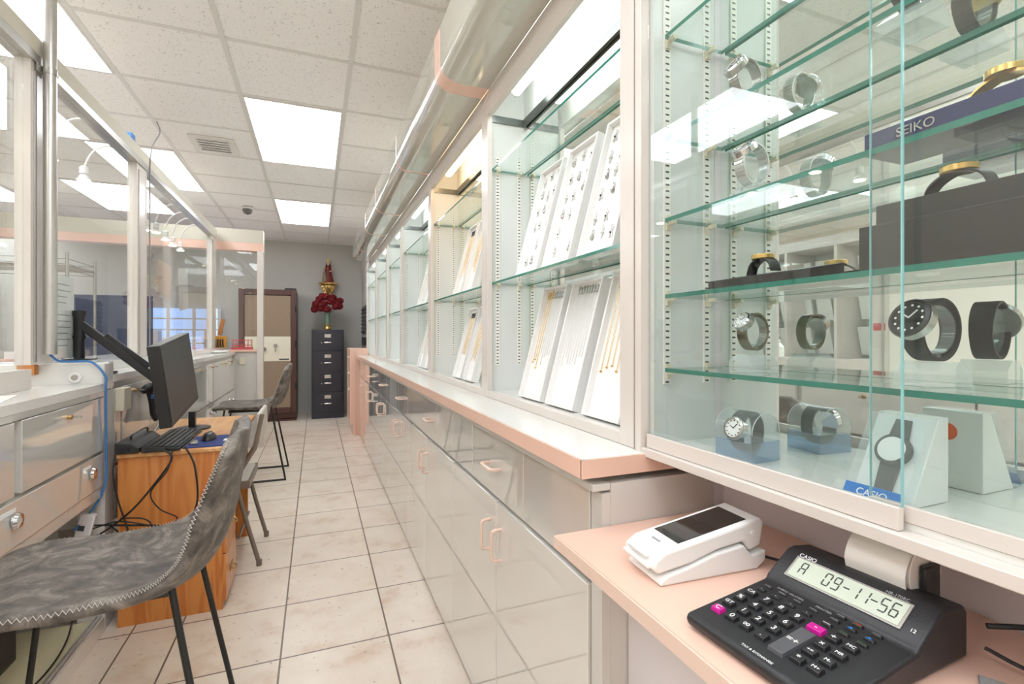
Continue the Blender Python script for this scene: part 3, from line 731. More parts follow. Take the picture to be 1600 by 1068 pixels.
# second and third cabinets
for zi, zz in ((0, Z1), (1, Z2)):
    for k, yy in enumerate((2.37, 2.19)):
        lv = ('lower', 'upper')[zi]; sd = ('left', 'right')[k]
        make_tray('white chain tray, %s of two on the %s level of second cabinet' % (sd, lv), yy, zz, .150, .36)
        fill_neck(yy, zz, 6, [NM] * 6, .12, ['gold chain in the %s %s tray of the warm lit cabinet' % (sd, lv)], 'gold chains in the %s %s tray, second cabinet' % (sd, lv), .31)
    for k, yy in enumerate((3.33, 3.16)):
        lv = ('lower', 'upper')[zi]; sd = ('left', 'right')[k]
        make_tray('narrow white chain tray, %s of two on the %s level of third cabinet' % (sd, lv), yy, zz, .14, .36)
        fill_neck(yy, zz, 4, [NM] * 4, .10, ['gold chain in the %s %s tray of the third cabinet' % (sd, lv)], 'gold chains in the %s %s tray, third cabinet' % (sd, lv), .31)

# ------------------------------------------------------------------ calculator
CO = Vector((.462, .469, .85)); UD = Vector((.0516, -.9987, 0)); VD = Vector((.9987, .0516, 0))
t = thing('printing_calculator', 'black desktop printing calculator with paper roll on the pink shelf', 'calculator', (0, 0, 0))
# local frame: x = right along UD, y = back along VD
sl = .10
def cz(v): return .0185 + sl * (v + .032)
SP = [(-.032, .003), (.205, .003), (.205, .054), (.198, .062), (.165, .0665), (.152, .0655), (.112, cz(.112) + .006), (.107, cz(.107)), (-.032, cz(-.032)), (-.036, .012)]
body = MB().prism(SP, 0, -.019, .160).build('body', 'charcoal', t, .004, seg=3)
ft = MB().box(-.01, .15, -.02, .19, 0, .0028).build('foot_pad', 'rubber', t)
scrR = math.atan2(.0655 - (cz(.112) + .006), .04)
cu, su = math.cos(scrR), math.sin(scrR)
yc, zc_ = .132, (cz(.112) + .006 + .0655) / 2
def scr(u, s, n=0): return (u, yc + s * cu - n * su, zc_ + s * su + n * cu)
def scrpl(mb, u0, u1, s0, s1, n0, n1):
    vs = [scr(u, s, n) for u in (u0, u1) for s in (s0, s1) for n in (n0, n1)]
    return mb.add(vs, [(0, 1, 3, 2), (4, 6, 7, 5), (0, 4, 5, 1), (2, 3, 7, 6), (0, 2, 6, 4), (1, 5, 7, 3)])
lp = scrpl(MB(), .002, .138, -.0175, .0170, .0002, .0018).build('display_frame', 'steel', t)
scrpl(MB(), .005, .135, -.0150, .0145, .002, .0024).build('lcd_screen', 'lcd', lp)
seg = {'0': 'abcdef', '1': 'bc', '5': 'acdfg', '6': 'acdefg', '9': 'abcdfg', 'A': 'abcefg', '-': 'g'}
m = MB(); W, H = .0070, .0088
for ch, u in zip(['A', '0', '9', '-', '1', '1', '-', '5', '6'], [.019, .0505, .062, .0735, .084, .095, .1045, .115, .126]):
    m = MB()
    for q in seg[ch]:
        h = W / 2
        d = {'a': (-h, h, H - .0008, H + .0008), 'g': (-h, h, -.0008, .0008), 'd': (-h, h, -H - .0008, -H + .0008), 'b': (h - .0007, h + .0007, .0012, H - .001), 'c': (h - .0007, h + .0007, -H + .001, -.0012),
             'f': (-h - .0007, -h + .0007, .0012, H - .001), 'e': (-h - .0007, -h + .0007, -H + .001, -.0012)}[q]
        scrpl(m, u + d[0], u + d[1], d[2] + .001, d[3] + .001, .0025, .0028)
    m.build('digit', 'lcdd', lp)

Rs = Matrix.Rotation(scrR, 4, 'X')
text('maker_print', 'CASIO', .008, 'txtw', t, Matrix.Translation(scr(.014, .0200, .0008)) @ Rs)
text('model_print', 'HR-170RC', .0055, 'txtg', t, Matrix.Translation(scr(.120, .0200, .0008)) @ Rs)
text('corner_print', '12', .006, 'txtw', t, Matrix.Translation(scr(.148, -.012, .0008)) @ Rs)
Rk = Matrix.Rotation(math.atan(sl), 4, 'X')
def key(u, v, lab, mat='black', w_=.0145, d_=.0125, h=.0055, ts=.0085, tm='txtw'):
    z = cz(v)
    k = MB(); a, b, c = w_ / 2, d_ / 2, .0012
    vs = [(u + sx * (a if q == 0 else a - c), v + sy * (b if q == 0 else b - c), z - .002 + q * (h + .001) + sl * sy * b) for q in (0, 1) for sx, sy in ((-1, -1), (1, -1), (1, 1), (-1, 1))]
    k.add(vs, [(3, 2, 1, 0), (4, 5, 6, 7), (0, 1, 5, 4), (1, 2, 6, 5), (2, 3, 7, 6), (3, 0, 4, 7)])
    o = k.build('key', mat, t, .0007)
    if lab: text('key_print', lab, ts, tm, o, Matrix.Translation((u, v, z + h - .0008)) @ Rk)
G_ = .0203
for lab, c, r in [('0', 1, 0), ('00', 2, 0), ('.', 3, 0), ('1', 1, 1), ('2', 2, 1), ('3', 3, 1), ('4', 1, 2), ('5', 2, 2), ('6', 3, 2), ('7', 1, 3), ('8', 2, 3), ('9', 3, 3), ('GT', 0, 1), ('%', 0, 2), ('CA', 0, 3)]:
    key(c * G_ - (.0 if c else .001), r * .0197, lab, ts=.0105 if len(lab) == 1 else .0078)
key(0, 0, 'C', 'magenta', ts=.0105); key(.0845, .0585, '-', 'magenta', .019, .0125, ts=.012)
key(.0845, .018, '=+', 'greyk', .019, .058, ts=.012)
for lab, u, v in [('*', .104, -.001), ('÷=', .104, .019), ('×', .104, .038), ('+', .104, .058), ('M+', .1225, 0), ('M-', .1225, .019), ('MR', .1225, .038), ('MC', .1225, .058)]:
    key(u, v, lab, ts=.0105 if len(lab) == 1 else .0062)
for i in range(4):
    key(i * G_, .0765, '•', 'black', .0125, .007, .004, .006, 'txtg'); key(i * G_, .089, '—', 'black', .0125, .006, .0035, .008, 'txtg')
for u, v, mm, lab in [(.085, .0765, 'txtw', '—'), (.085, .090, 'txtg', '—'), (.085, .102, 'txtg', '—'), (.104, .0755, 'green', '—'), (.104, .089, 'blue', '▲'), (.104, .1015, 'orange', '—'), (.124, .0745, 'green', '—'), (.124, .0875, 'blue', '▼'), (.124, .101, 'txtg', '—')]:
    key(u, v, '' if lab in '▲▼' else lab, 'black', .0125, .007, .004, .008, mm)
    if lab in '▲▼':
        MB().prism([(u - .003, v - .002), (u + .003, v - .002), (u, v + .002)], 2, cz(v) + .0033, cz(v) + .0037).build('arrow_print', mm, t)
text('strip_print', 'TAX & EXCHANGE', .0045, 'txtw', t, Matrix.Translation((.075, -.026, cz(-.026) + .0003)) @ Rk)
text('panel_print', 'CHECK 150 STEPS', .0045, 'txtg', t, Matrix.Translation((.024, .0985, cz(.0985) + .0003)) @ Rk)
text('mode_print', 'PRINTER', .005, 'txtg', t, Matrix.Translation((.066, .1, cz(.1) + .0003)) @ Rk)
# roll
MB().cyl((.050, .208, .078), (.119, .208, .078), .034, 40).build('paper_roll', 'paper', t, .0008)
ar = MB().box(.042, .049, .190, .222, .045, .090).box(.1205, .1275, .190, .222, .045, .090).cyl((.045, .208, .078), (.1275, .208, .078), .007, 16)
ar.build('roll_holder', 'black', t, .002)
pp = [(.168, .066), (.166, .082), (.178, .102), (.200, .1125)]
vs = []; P = smooth_path([(0, y, z) for y, z in pp], 5)
for p in P: vs += [(.0505, p.y, p.z), (.1185, p.y, p.z)]
MB().add(vs, [(2 * i, 2 * i + 1, 2 * i + 3, 2 * i + 2) for i in range(len(P) - 1)]).build('paper_strip', 'paper', t)
t.matrix_world = mat4(UD, VD, (CO.x, CO.y, .8502))

# ------------------------------------------------------------------ card terminal
t = thing('card_terminal', 'white card payment terminal lying in its charging cradle on pink shelf', 'card terminal', (0, 0, 0))
cr = [(0, 0), (.175, 0), (.192, .012), (.192, .028), (.165, .022), (.150, .040), (.100, .034), (.045, .020), (.012, .014), (0, .006)]
MB().prism(cr, 1, -.043, .043).build('cradle', 'white', t, .006, seg=3)
bd = [(-.010, .024), (.0, .016), (.055, .024), (.105, .038), (.152, .044), (.163, .028), (.185, .034), (.192, .070), (.186, .077), (.010, .047), (-.008, .036)]
bo = MB().prism(bd, 1, -.040, .040).build('terminal_body', 'white', t, .006, seg=3)
a = math.atan2(.030, .176); R = Matrix.Rotation(-a, 3, 'Y')
MB().obox((.102, 0, .0632), (.128, .060, .0015), R).build('touch_screen', 'blackg', t, .0006)
MB().obox((.022, .0, .0496), (.004, .020, .0004), R).build('logo_print', 'txtg', t)
MB().obox((-.004, 0, .0405), (.02, .05, .006), R).box(-.016, -.004, -.034, .034, .024, .030).build('card_slot', 'white', t, .002)
MB().cyl((.168, -.0402, .055), (.168, -.0412, .055), .004, 16).build('side_button', 'whitec', t)
MB().box(.19, .196, -.008, .008, .05, .062).build('rear_plug', 'black', t)
place(t, (.462, .618, .8503), (0, 0, -.06))
o = MB().obox((.62, .215, .8525), (.13, .12, .004), Matrix.Rotation(.5, 3, 'Z')).build('grey_folder', 'txtg', None, .001, at=(.62, .215, .851)); tag(o, 'light grey folder lying on the pink shelf at the bottom right corner', 'folder')
# cables in the nook
def cable(name, label, pts, r, mat, group=None, n=8):
    o = MB().tube(smooth_path(pts, n), r, 8).build(name, mat, None, at=pts[0])
    return tag(o, label, 'cable', group)
cable('terminal_cable', 'short black cable running from the card terminal to the calculator', [(.66, .585, .860), (.69, .55, .855), (.71, .51, .854), (.70, .475, .855)], .0022, 'rubber')
cable('power_cable', 'black power cable looping out behind the calculator to the right', [(.668, .300, .900), (.70, .27, .905), (.74, .22, .90), (.77, .12, .89), (.78, -.02, .88)], .003, 'rubber')
cable('data_cable', 'lower black cable lying on the pink shelf right of the calculator', [(.675, .305, .872), (.69, .27, .862), (.72, .2, .854), (.745, .1, .854), (.75, -.02, .854)], .0022, 'rubber')

# ------------------------------------------------------------------ left: service counters
LX = -.81
t = thing('service_counter', 'near grey laminate service counter with large locked door panels at left', 'counter', (-1.1, 1.6, 0))
NA = 0.35
box('worktop', 'wtop', (-1.45, LX - .001, NA, 2.495, .985, 1.016), t)
box('front_rail', 'cream', (LX - .02, LX, NA, 2.495, .965, .9845), t)
box('carcass', 'creamd', (-1.25, LX - .021, NA, 2.495, .60, .984), t)
box('bottom_rail', 'cream', (-1.25, LX - .001, NA, 2.495, .559, .5995), t)
def cup(x, y, z, parent, s=1.):
    m = MB(); m.lathe([(.002, 0), (.020 * s, .002), (.024 * s, .008), (.020 * s, .016), (.004, .020)], (x, y, z), 20, 1, 1, Matrix.Rotation(PI / 2, 3, 'Y')); return m.build('pull', 'chrome', parent)
def lock(x, y, z, parent):
    l = MB().cyl((x, y, z), (x + .014, y, z), .008, 16).build('lock', 'brass', parent)
    MB().box(x + .014, x + .04, y - .001, y + .001, z - .004, z + .004).build('key', 'steel', l)
for ya, yb in ((.36, 1.10), (1.11, 1.845), (1.885, 2.49)):
    d = box('door', 'cream', (LX - .0205, LX + .003, ya, yb, .748, .962), t, .0012)
    lock(LX + .003, yb - .32, .928, d)
for ya, yb in ((.36, 1.50), (1.51, 2.49)):
    d = box('drawer', 'cream', (LX - .0205, LX + .003, ya, yb, .603, .735), t, .0012)
    for yy in (ya + .33, yb - .13): cup(LX + .0035, yy, .680, d)
    box('label_strip', 'whitec', (LX + .0032, LX + .0042, yb - .2, yb - .13, .704, .716), d)
    box('label_strip', 'whitec', (LX + .0032, LX + .0042, ya + .26, ya + .34, .704, .716), d)
box('end_post', 'creamd', (-.90, LX + .002, 2.50, 2.60, 0, .985), t, .001)
box('back_panel', 'creamd', (-1.27, -1.251, NA, 2.60, 0, .984), t)
box('floor_board', 'floorp', (-1.25, LX - .03, NA, 2.495, .03, .05), t)
MB().box(LX - .029, LX + .002, NA, 2.495, 0, .06).build('kick_board', 'cream', t, .001)
MB().box(LX - .028, LX - .022, NA, 2.495, .0605, .068).box(LX - .012, LX - .006, NA, 2.495, .0605, .068).build('sliding_track', 'alu', t)
# far counter
t = thing('drawer_counter', 'long white counter of small locked doors and knobbed drawers beyond the desk', 'counter', (-1.1, 4.5, 0))
box('worktop', 'wtop', (-1.35, LX, 2.605, 6.03, 1.015, 1.045), t)
box('end_cap', 'wtop', (-1.30, LX, 2.50, 2.604, .986, 1.104), t, .008)
box('carcass', 'creamd', (-1.30, LX - .021, 2.605, 6.03, .40, 1.0145), t)
yy = 2.61
while yy < 5.9:
    yb = min(yy + .4875, 6.025)
    d = box('door', 'cream', (LX - .0205, LX, yy + .004, yb - .004, .66, .985), t, .0012); lock(LX, (yy + yb) / 2, .955, d)
    d = box('drawer', 'cream', (LX - .0205, LX, yy + .004, yb - .004, .44, .645), t, .0012)
    MB().ball((LX + .014, (yy + yb) / 2, .56), .014, 12).cyl((LX, (yy + yb) / 2, .56), (LX + .01, (yy + yb) / 2, .56), .005, 8).build('knob', 'chrome', d)
    yy += .4875
box('base_panel', 'creamd', (-1.30, -1.0, 2.605, 6.03, 0, .399), t)
# ledge of the partition
struct(box('trim_6', 'wtop', (-1.30, -.955, 2.606, 6.015, 1.0455, 1.09)))
MB().cyl((LX, 2.58, 1.04), (LX, 2.58, 1.04 + .0001), .001, 8)
t = thing('cable_grommet', 'round white grommet with a metal key switch on counter end', 'grommet', (-.92, 2.499, 1.04))
MB().cyl((-.905, 2.4985, 1.045), (-.905, 2.494, 1.045), .022, 28).build('ring', 'white', t, .001)
MB().cyl((-.905, 2.4935, 1.045), (-.905, 2.491, 1.045), .011, 20).build('switch', 'steel', t)
o = tag(box('amber_block', 'amber', (-1.075, -1.02, 2.47, 2.4985, 1.06, 1.10), None, .002, at=(-1.05, 2.48, 1.06)), 'small amber brown block fixed at the counter end under the blue cable', 'block')
t = thing('junction_box', 'small beige junction box on the counter side behind the blue cable', 'junction box', (LX + .01, 2.62, .9))
box('cover', 'beigep', (LX + .0005, LX + .035, 2.61, 2.70, .885, .985), t, .004)
MB().tube([(LX + .015, 2.64, .884), (LX + .015, 2.64, .73)], .003, 6).build('conduit', 'txtg', t)

# ------------------------------------------------------------------ glass partition
PX = -1.0; HZ = 2.27
t = thing('glass_partition', 'white framed glass partition with aluminium header behind the left counters', 'partition', (PX, 4.3, 1.05))
def post(y0, y1, zb=1.0905):
    MB().box(PX - .025, PX + .022, y0, y1, zb, HZ - .001).build('post', 'frame', t, .001)
    box('glazing_bead', 'alu', (PX + .0225, PX + .028, y0 + .02, y0 + .03, zb + .01, HZ - .07), t)
post(2.34, 2.50, 1.1045); post(3.50, 3.68); post(5.74, 5.96)
MB().box(PX - .03, PX + .03, .4, 5.96, HZ, HZ + .065).build('header', 'tan', t, .001)
MB().box(PX - .03, PX + .03, .4, 5.96, HZ - .035, HZ - .0005).build('header_track', 'alud' if False else 'alu', t)
box('bottom_rail', 'frame', (PX - .025, PX + .025, 1.60, 2.339, 1.0165, 1.09), t)
box('glass_pane', GLASS, (PX - .003, PX + .003, 2.50, 3.4995, 1.0915, HZ - .036), t)
box('glass_pane', GLASS, (PX - .003, PX + .003, 3.681, 5.739, 1.0915, HZ - .036), t)
box('glass_pane', GLASS, (PX - .003, PX + .003, 1.60, 2.339, 1.091, HZ - .036), t)
post(1.52, 1.599, 1.017)
box('cream_panel', 'wallc', (PX - .02, PX + .02, .62, 1.519, 1.0165, HZ - .036), t)
t = thing('comic_sticker', 'small red and green picture sticker seen reflected in the mirror', 'sticker', (PX + .03, 1.56, 1.25))
box('sticker_sheet', 'tv', (PX + .0225, PX + .0235, 1.535, 1.59, 1.24, 1.275), t)
# round pole and thin conduit
t = thing('steel_pole', 'thick grey steel pole rising from counter to ceiling at far left', 'pole', (-.958, 2.40, 1.14))
MB().cyl((-.945, 2.40, 1.142), (-.945, 2.40, ZC - .007), .021, 24).build('tube', 'alu', t)
MB().lathe([(.0215, -.012), (.0235, -.012), (.0235, .012), (.0215, .012)], (-.945, 2.40, 2.22), 24).box(-.97, -.965, 2.36, 2.44, 2.205, 2.235).build('pipe_strap', 'steel', t)
cable('ceiling_wire', 'thin grey wire dropping from the ceiling down the partition post', [(-1.02, 4.05, ZC - .01), (-.955, 3.86, 2.55), (-.965, 3.71, 2.36), (-.968, 3.70, 2.0), (-.968, 3.70, 1.6), (-.968, 3.70, 1.12)], .004, 'txtg')
# small loose things on the counters
tag(MB().obox((-.98, 1.93, 1.0172), (.22, .30, .0012), Matrix.Rotation(.25, 3, 'Z')).build('paper_sheet', 'paper', None, at=(-.98, 1.93, 1.016)), 'white paper sheet lying on the near service counter', 'paper')
tag(box('blue_sensor', 'blue', (-1.02, -.98, 3.42, 3.48, HZ + .0655, HZ + .11), None, .003, at=(-1.0, 3.45, HZ + .065)), 'small blue box sitting on top of the partition header', 'box')
tag(MB().lathe([(.09, 0), (.12, .006), (.125, .018), (.11, .02)], (-.93, 5.75, 1.0455), 24, .8, 1.2).build('oval_tray', 'whitec', None, at=(-.93, 5.75, 1.0455)), 'pale oval tray at the far end of the drawer counter', 'tray')
tag(box('black_clip', 'black', (-.86, -.825, 2.625, 2.70, 1.0455, 1.058), None, .003, at=(-.84, 2.66, 1.0455)), 'small black clip lying by the counter edge behind the blue cable', 'clip')
# gooseneck lamps
GL = [(3.045, 2.07, 'gooseneck lamp just right of the steel pole'), (3.42, 2.08, 'gooseneck lamp hanging in the middle of the first big pane'), (4.50, 2.02, 'first of five gooseneck lamps in the second pane'), (4.75, 2.05, 'second of five gooseneck lamps in the second pane'),
      (5.02, 2.04, 'third of five gooseneck lamps in the second pane'), (5.25, 2.03, 'fourth gooseneck lamp in the second pane'), (5.52, 2.03, 'last gooseneck lamp before the partition ends'), (2.2, 2.07, 'gooseneck lamp cut by the left edge of the picture'), (1.3, 2.07, 'gooseneck lamp near the cream panel'), (1.8, 2.07, 'gooseneck lamp between the cream panel and first post')]
for y, z, lab in GL:
    t = thing('gooseneck_lamp', 'white ' + lab, 'lamp', (-1.2, y, z), 'white gooseneck spot lamps behind the partition')
    p = smooth_path([(PX - .032, y, HZ - .01), (PX - .09, y, HZ + .015), (-1.16, y, HZ - .03), (-1.2, y, HZ - .12), (-1.2, y, z + .07)], 6)
    MB().tube(p, .006, 8).build('neck', 'white', t)
    MB().lathe([(.008, .08), (.02, .07), (.02, .035), (.014, .032)], (-1.2, y, z), 20).build('socket', 'white', t)
    b = MB().lathe([(.014, .031), (.03, .004), (.032, 0), (.028, .001)], (-1.2, y, z), 20).build('reflector', 'white', t)
    MB().cyl((-1.2, y, z - .003), (-1.2, y, z + .0005), .027, 20).build('bulb', 'bulb', b)
# return wall
struct(box('trim_7', 'creamd', (-1.30, -.601, 6.05, 6.11, 0, 1.045)))
struct(box('trim_8', 'pink', (-1.30, -.601, 6.02, 6.14, 1.0455, 1.065)))
struct(box('trim_9', 'frame', (-.600, -.540, 6.02, 6.12, 0, 2.143)))
struct(box('trim_10', 'pink', (XL, -.539, 6.02, 6.15, 2.144, 2.228)))
struct(box('trim_11', 'tan', (XL, -.539, 6.02, 6.15, 2.229, 2.372)))
struct(box('window_1', GLASS, (-1.28, -.601, 6.07, 6.075, 1.066, 2.143)))
o = box('wall_switch', 'beigep', (-.775, -.715, 6.03, 6.049, .905, .985), None, .004, at=(-.75, 6.04, .93)); tag(o, 'beige wall switch plate under the pink sill of return wall', 'switch')
# things behind glass
t = thing('tool_holder', 'orange tool pouch with black pliers standing on the pink sill', 'tool holder', (-1.0, 5.98, 1.066))
MB().prism([(-.98, 1.0905), (-.89, 1.0905), (-.88, 1.21), (-.99, 1.22)], 1, 5.95, 6.00).build('pouch', 'ylw', t, .006)
MB().prism([(-.97, 1.225), (-.93, 1.222), (-.90, 1.39), (-.93, 1.40)], 1, 5.96, 5.99).build('handle', 'amber', t, .004)
for k in range(4): MB().tube(smooth_path([(-.98 + k * .022, 5.942, 1.18), (-.982 + k * .023, 5.935, 1.13), (-.975 + k * .022, 5.94, 1.10)], 4), .007, 6).build('plier', 'black', t)
t = thing('wire_basket', 'small red wire basket on the counter behind the partition end', 'basket', (-.80, 6.37, 1.056))
m = MB()
for zz in (1.11, 1.17): m.tube([(-.88, 6.32, zz), (-.69, 6.32, zz), (-.69, 6.42, zz), (-.88, 6.42, zz)], .004, 6, True)
for k in range(6): m.cyl((-.88 + k * .038, 6.32, 1.09), (-.88 + k * .038, 6.32, 1.17), .003, 6).cyl((-.88 + k * .038, 6.42, 1.09), (-.88 + k * .038, 6.42, 1.17), .003, 6)
m.build('wires', 'tv', t); box('tray', 'tv', (-.89, -.68, 6.31, 6.43, 1.056, 1.09), t); 
struct(box('trim_13', 'wtop', (-1.30, -.61, 6.145, 6.8, 1.02, 1.0555)))
struct(box('trim_12', 'creamd', (-1.28, -.63, 6.2, 6.75, 0, 1.019)))
# far customer side
struct(box('window_2', emit('daylight_window', (176, 204, 255), 1.3), (-3.6, -1.35, YF - .03, YF - .001, .95, 1.62)))
m = MB()
for k in range(8): m.box(-3.6 + k * .32, -3.56 + k * .32, YF - .05, YF - .031, .95, 1.62)
for z in (1.10, 1.3, 1.46): m.box(-3.6, -1.35, YF - .045, YF - .031, z, z + .02)
struct(m.build('trim_14', 'frame'))
t = thing('shelf_goods', 'row of pale goods stacked along the bright far window', 'shelf', (-2.4, 8.2, .9))
box('board', 'pink', (-3.7, -1.25, 7.9, 8.38, .90, .93), t)
box('support', 'creamd', (-3.7, -1.25, 7.95, 8.38, 0, .899), t)
for k in range(14): box('stacked_box', ['whitec', 'txtg', 'blue', 'pinkh', 'lilac'][k % 5], (-3.6 + k * .165, -3.49 + k * .165, 8.0, 8.2, .9305, 1.02 + .09 * ((k * 7) % 4)), t)
t = thing('wire_shelf', 'silver wire rack standing on the customer side behind the glass', 'wire rack', (-2.1, 5.0, 0))
for x, y in ((-2.45, 4.7), (-1.75, 4.7), (-2.45, 5.2), (-1.75, 5.2)): MB().cyl((x, y, 0), (x, y, 1.85), .011, 10).build('rack_pole', 'steel', t)
for z in (.5, 1.0, 1.75):
    m = MB()
    for k in range(14): m.cyl((-2.45, 4.7 + k * .0385, z), (-1.75, 4.7 + k * .0385, z), .003, 5)
    for k in range(3): m.cyl((-2.45 + .35 * k, 4.7, z), (-2.45 + .35 * k, 5.2, z), .004, 5)
    m.build('wire_deck', 'steel', t)
m = MB()
for z in (1.62, 1.66, 1.70): m.tube([(-2.45, 4.7, z + .1), (-1.75, 4.7, z + .1), (-1.75, 5.2, z + .1), (-2.45, 5.2, z + .1)], .003, 5, True)
m.build('basket_rail', 'steel', t)
t = thing('dark_poster_board', 'dark blue grey poster board standing behind the wire rack', 'poster', (-2.2, 5.9, 0))
box('board', pbr('poster_print', (70, 78, 104), .4, var=.35, scale=14), (-2.5, -1.55, 6.0, 6.03, 1.0, 1.62), t)
MB().box(-2.5, -2.46, 6.0, 6.03, 0, .999).box(-1.59, -1.55, 6.0, 6.03, 0, .999).build('leg_frame', 'alu', t)
t = thing('printed_notice', 'white printed notice taped inside the first big glass pane', 'notice', (PX - .01, 2.72, 1.1))
box('sheet', 'whitec', (PX - .0055, PX - .0035, 2.52, 2.76, 1.12, 1.47), t)
m = MB()
for k, L_ in enumerate((.15, .18, .11, .09, 0, .16, .17, .17, .13, .17, .12)):
    if L_: m.box(PX - .0034, PX - .0032, 2.64 - L_ / 2, 2.64 + L_ / 2, 1.43 - k * .026, 1.434 - k * .026)
m.build('printed_lines', 'txtg', t)
t = thing('taped_papers', 'pair of pink and white papers taped up in the second pane', 'paper', (PX - .01, 4.6, 1.5))
MB().obox((PX - .012, 4.75, 1.60), (.001, .30, .34), Matrix.Rotation(.12, 3, 'X')).build('white_sheet', 'paper', t)
MB().obox((PX - .010, 4.20, 1.62), (.001, .34, .24), Matrix.Rotation(-.03, 3, 'X')).build('pink_sheet', 'pinkh', t)
t = thing('sanitizer_bottle', 'clear pump bottle standing behind the glass at the left edge', 'bottle', (-1.12, 2.25, 1.0165))
MB().lathe([(.035, 0), (.036, .01), (.036, .13), (.016, .155), (.015, .175)], (-1.12, 2.25, 1.0165), 20).build('bottle_body', 'white', t)
MB().cyl((-1.12, 2.25, 1.192), (-1.12, 2.25, 1.22), .006, 10).box(-1.128, -1.07, 2.243, 2.257, 1.215, 1.228).build('pump', 'white', t)
# opposite customer wall: display cabinet and flowers (seen in mirror)
t = thing('wall_display', 'pale glass fronted wall cabinet of trays on the opposite customer wall', 'display cabinet', (-3.2, 3.6, 0))
box('cabinet_body', 'creamd', (-3.6, -3.1, 2.7, 4.9, 0, 1.0), t); box('cabinet_back', 'inner', (-3.6, -3.55, 2.7, 4.9, 1.001, 2.1), t)
box('cabinet_top', 'creamd', (-3.6, -3.1, 2.7, 4.9, 2.101, 2.2), t)
for k in range(5): box('upright', 'frame', (-3.54, -3.1, 2.7 + k * .545, 2.73 + k * .545, 1.001, 2.1), t)
for z in (1.35, 1.7): box('shelf', GSHELF, (-3.54, -3.12, 2.75, 4.85, z, z + .01), t)
for k in range(9):
    for z in (1.02, 1.37, 1.72): MB().obox((-3.4, 2.92 + k * .22, z + .15), (.02, .16, .28), Matrix.Rotation(.25, 3, 'Y')).build('tray_panel', 'whitec', t)
t = thing('flower_arrangement', 'bunch of pale yellow flowers on the customer side, seen in the mirror', 'flowers', (-1.75, 1.75, 1.02))
MB().lathe([(.05, 0), (.07, .06), (.05, .14), (.06, .16)], (-1.75, 1.75, 1.02), 20).build('vase', 'white', t)
m = MB(); m2 = MB()
for k in range(70):
    a = random.uniform(0, 2 * PI); rr = random.uniform(.02, .26); z = 1.24 + random.uniform(0, .26) * (1 - rr * 1.5)
    p = (-1.75 + rr * math.cos(a), 1.75 + rr * math.sin(a), z); m.ball(p, random.uniform(.018, .03), 8, .7)
    if k % 3 == 0: m2.tube([(-1.75, 1.75, 1.15), ((-1.75 + p[0]) / 2, (1.75 + p[1]) / 2, 1.26), p], .003, 5)
m.build('blossoms', 'yellow', t)['kind'] = 'stuff'; m2.build('stems', 'green', t)
t = thing('customer_counter', 'pale customer side counter carrying the yellow flowers', 'counter', (-1.8, 1.6, 0))
box('counter_body', 'creamd', (-2.3, -1.46, .3, 2.3, 0, 1.019), t)

# ------------------------------------------------------------------ safe, filing cabinet, back wall pieces
t = thing('safe', 'tall brown and tan safe with a cream lock panel, by the back wall', 'safe', (-.62, 7.75, 0))
box('body', 'safeb', (-1.0, -.262, 7.76, 8.40, .03, 1.88), t, .01)
box('plinth', 'safeb', (-.99, -.265, 7.74, 8.39, 0, .0295), t)
m = MB().box(-1.0, -.93, 7.72, 7.7595, .12, 1.88).box(-.335, -.262, 7.72, 7.7595, .12, 1.88).box(-.93, -.335, 7.72, 7.7595, 1.80, 1.88).box(-.93, -.335, 7.72, 7.7595, .12, .19)
m.build('door_frame', 'safeb', t, .006)
d = box('door', 'safet', (-.925, -.34, 7.735, 7.7595, .195, 1.795), t, .002)
box('lock_panel', 'safec', (-.925, -.34, 7.730, 7.7345, .86, 1.21), d)
MB().cyl((-.70, 7.729, 1.03), (-.70, 7.70, 1.03), .045, 24).cyl((-.70, 7.70, 1.03), (-.70, 7.68, 1.03), .022, 20).build('combination_dial', 'chrome', d, .002)
MB().cyl((-.535, 7.729, 1.08), (-.535, 7.715, 1.08), .028, 20).box(-.542, -.528, 7.70, 7.714, .99, 1.08).build('key_lock', 'steel', d)
box('name_plate', 'txtd', (-.49, -.36, 7.7275, 7.7295, .875, .895), d)
for z in (.5, 1.1, 1.6): MB().cyl((-.272, 7.715, z - .05), (-.272, 7.715, z + .05), .012, 12).build('hinge', 'blackm', t)
box('top_box', 'black', (-.42, -.27, 7.80, 8.0, 1.8805, 1.91), t)
t = thing('filing_cabinet', 'dark navy four drawer filing cabinet beneath the red flowers', 'filing cabinet', (.16, 7.75, 0))
box('body', 'navy', (-.06, .385, 7.76, 8.40, 0, 1.312), t, .003)
for k in range(4):
    z = .10 + k * .30
    d = box('drawer', 'navy', (-.045, .37, 7.745, 7.7595, z, z + .292), t, .003)
    box('label_holder', 'steel', (.115, .205, 7.738, 7.7445, z + .195, z + .245), d, .001)
    MB().box(.11, .21, 7.722, 7.7445, z + .115, z + .132).build('handle', 'chrome', d, .003)
    MB().cyl((.075, 7.7445, z + .12), (.075, 7.738, z + .12), .008, 12).build('latch', 'steel', d)
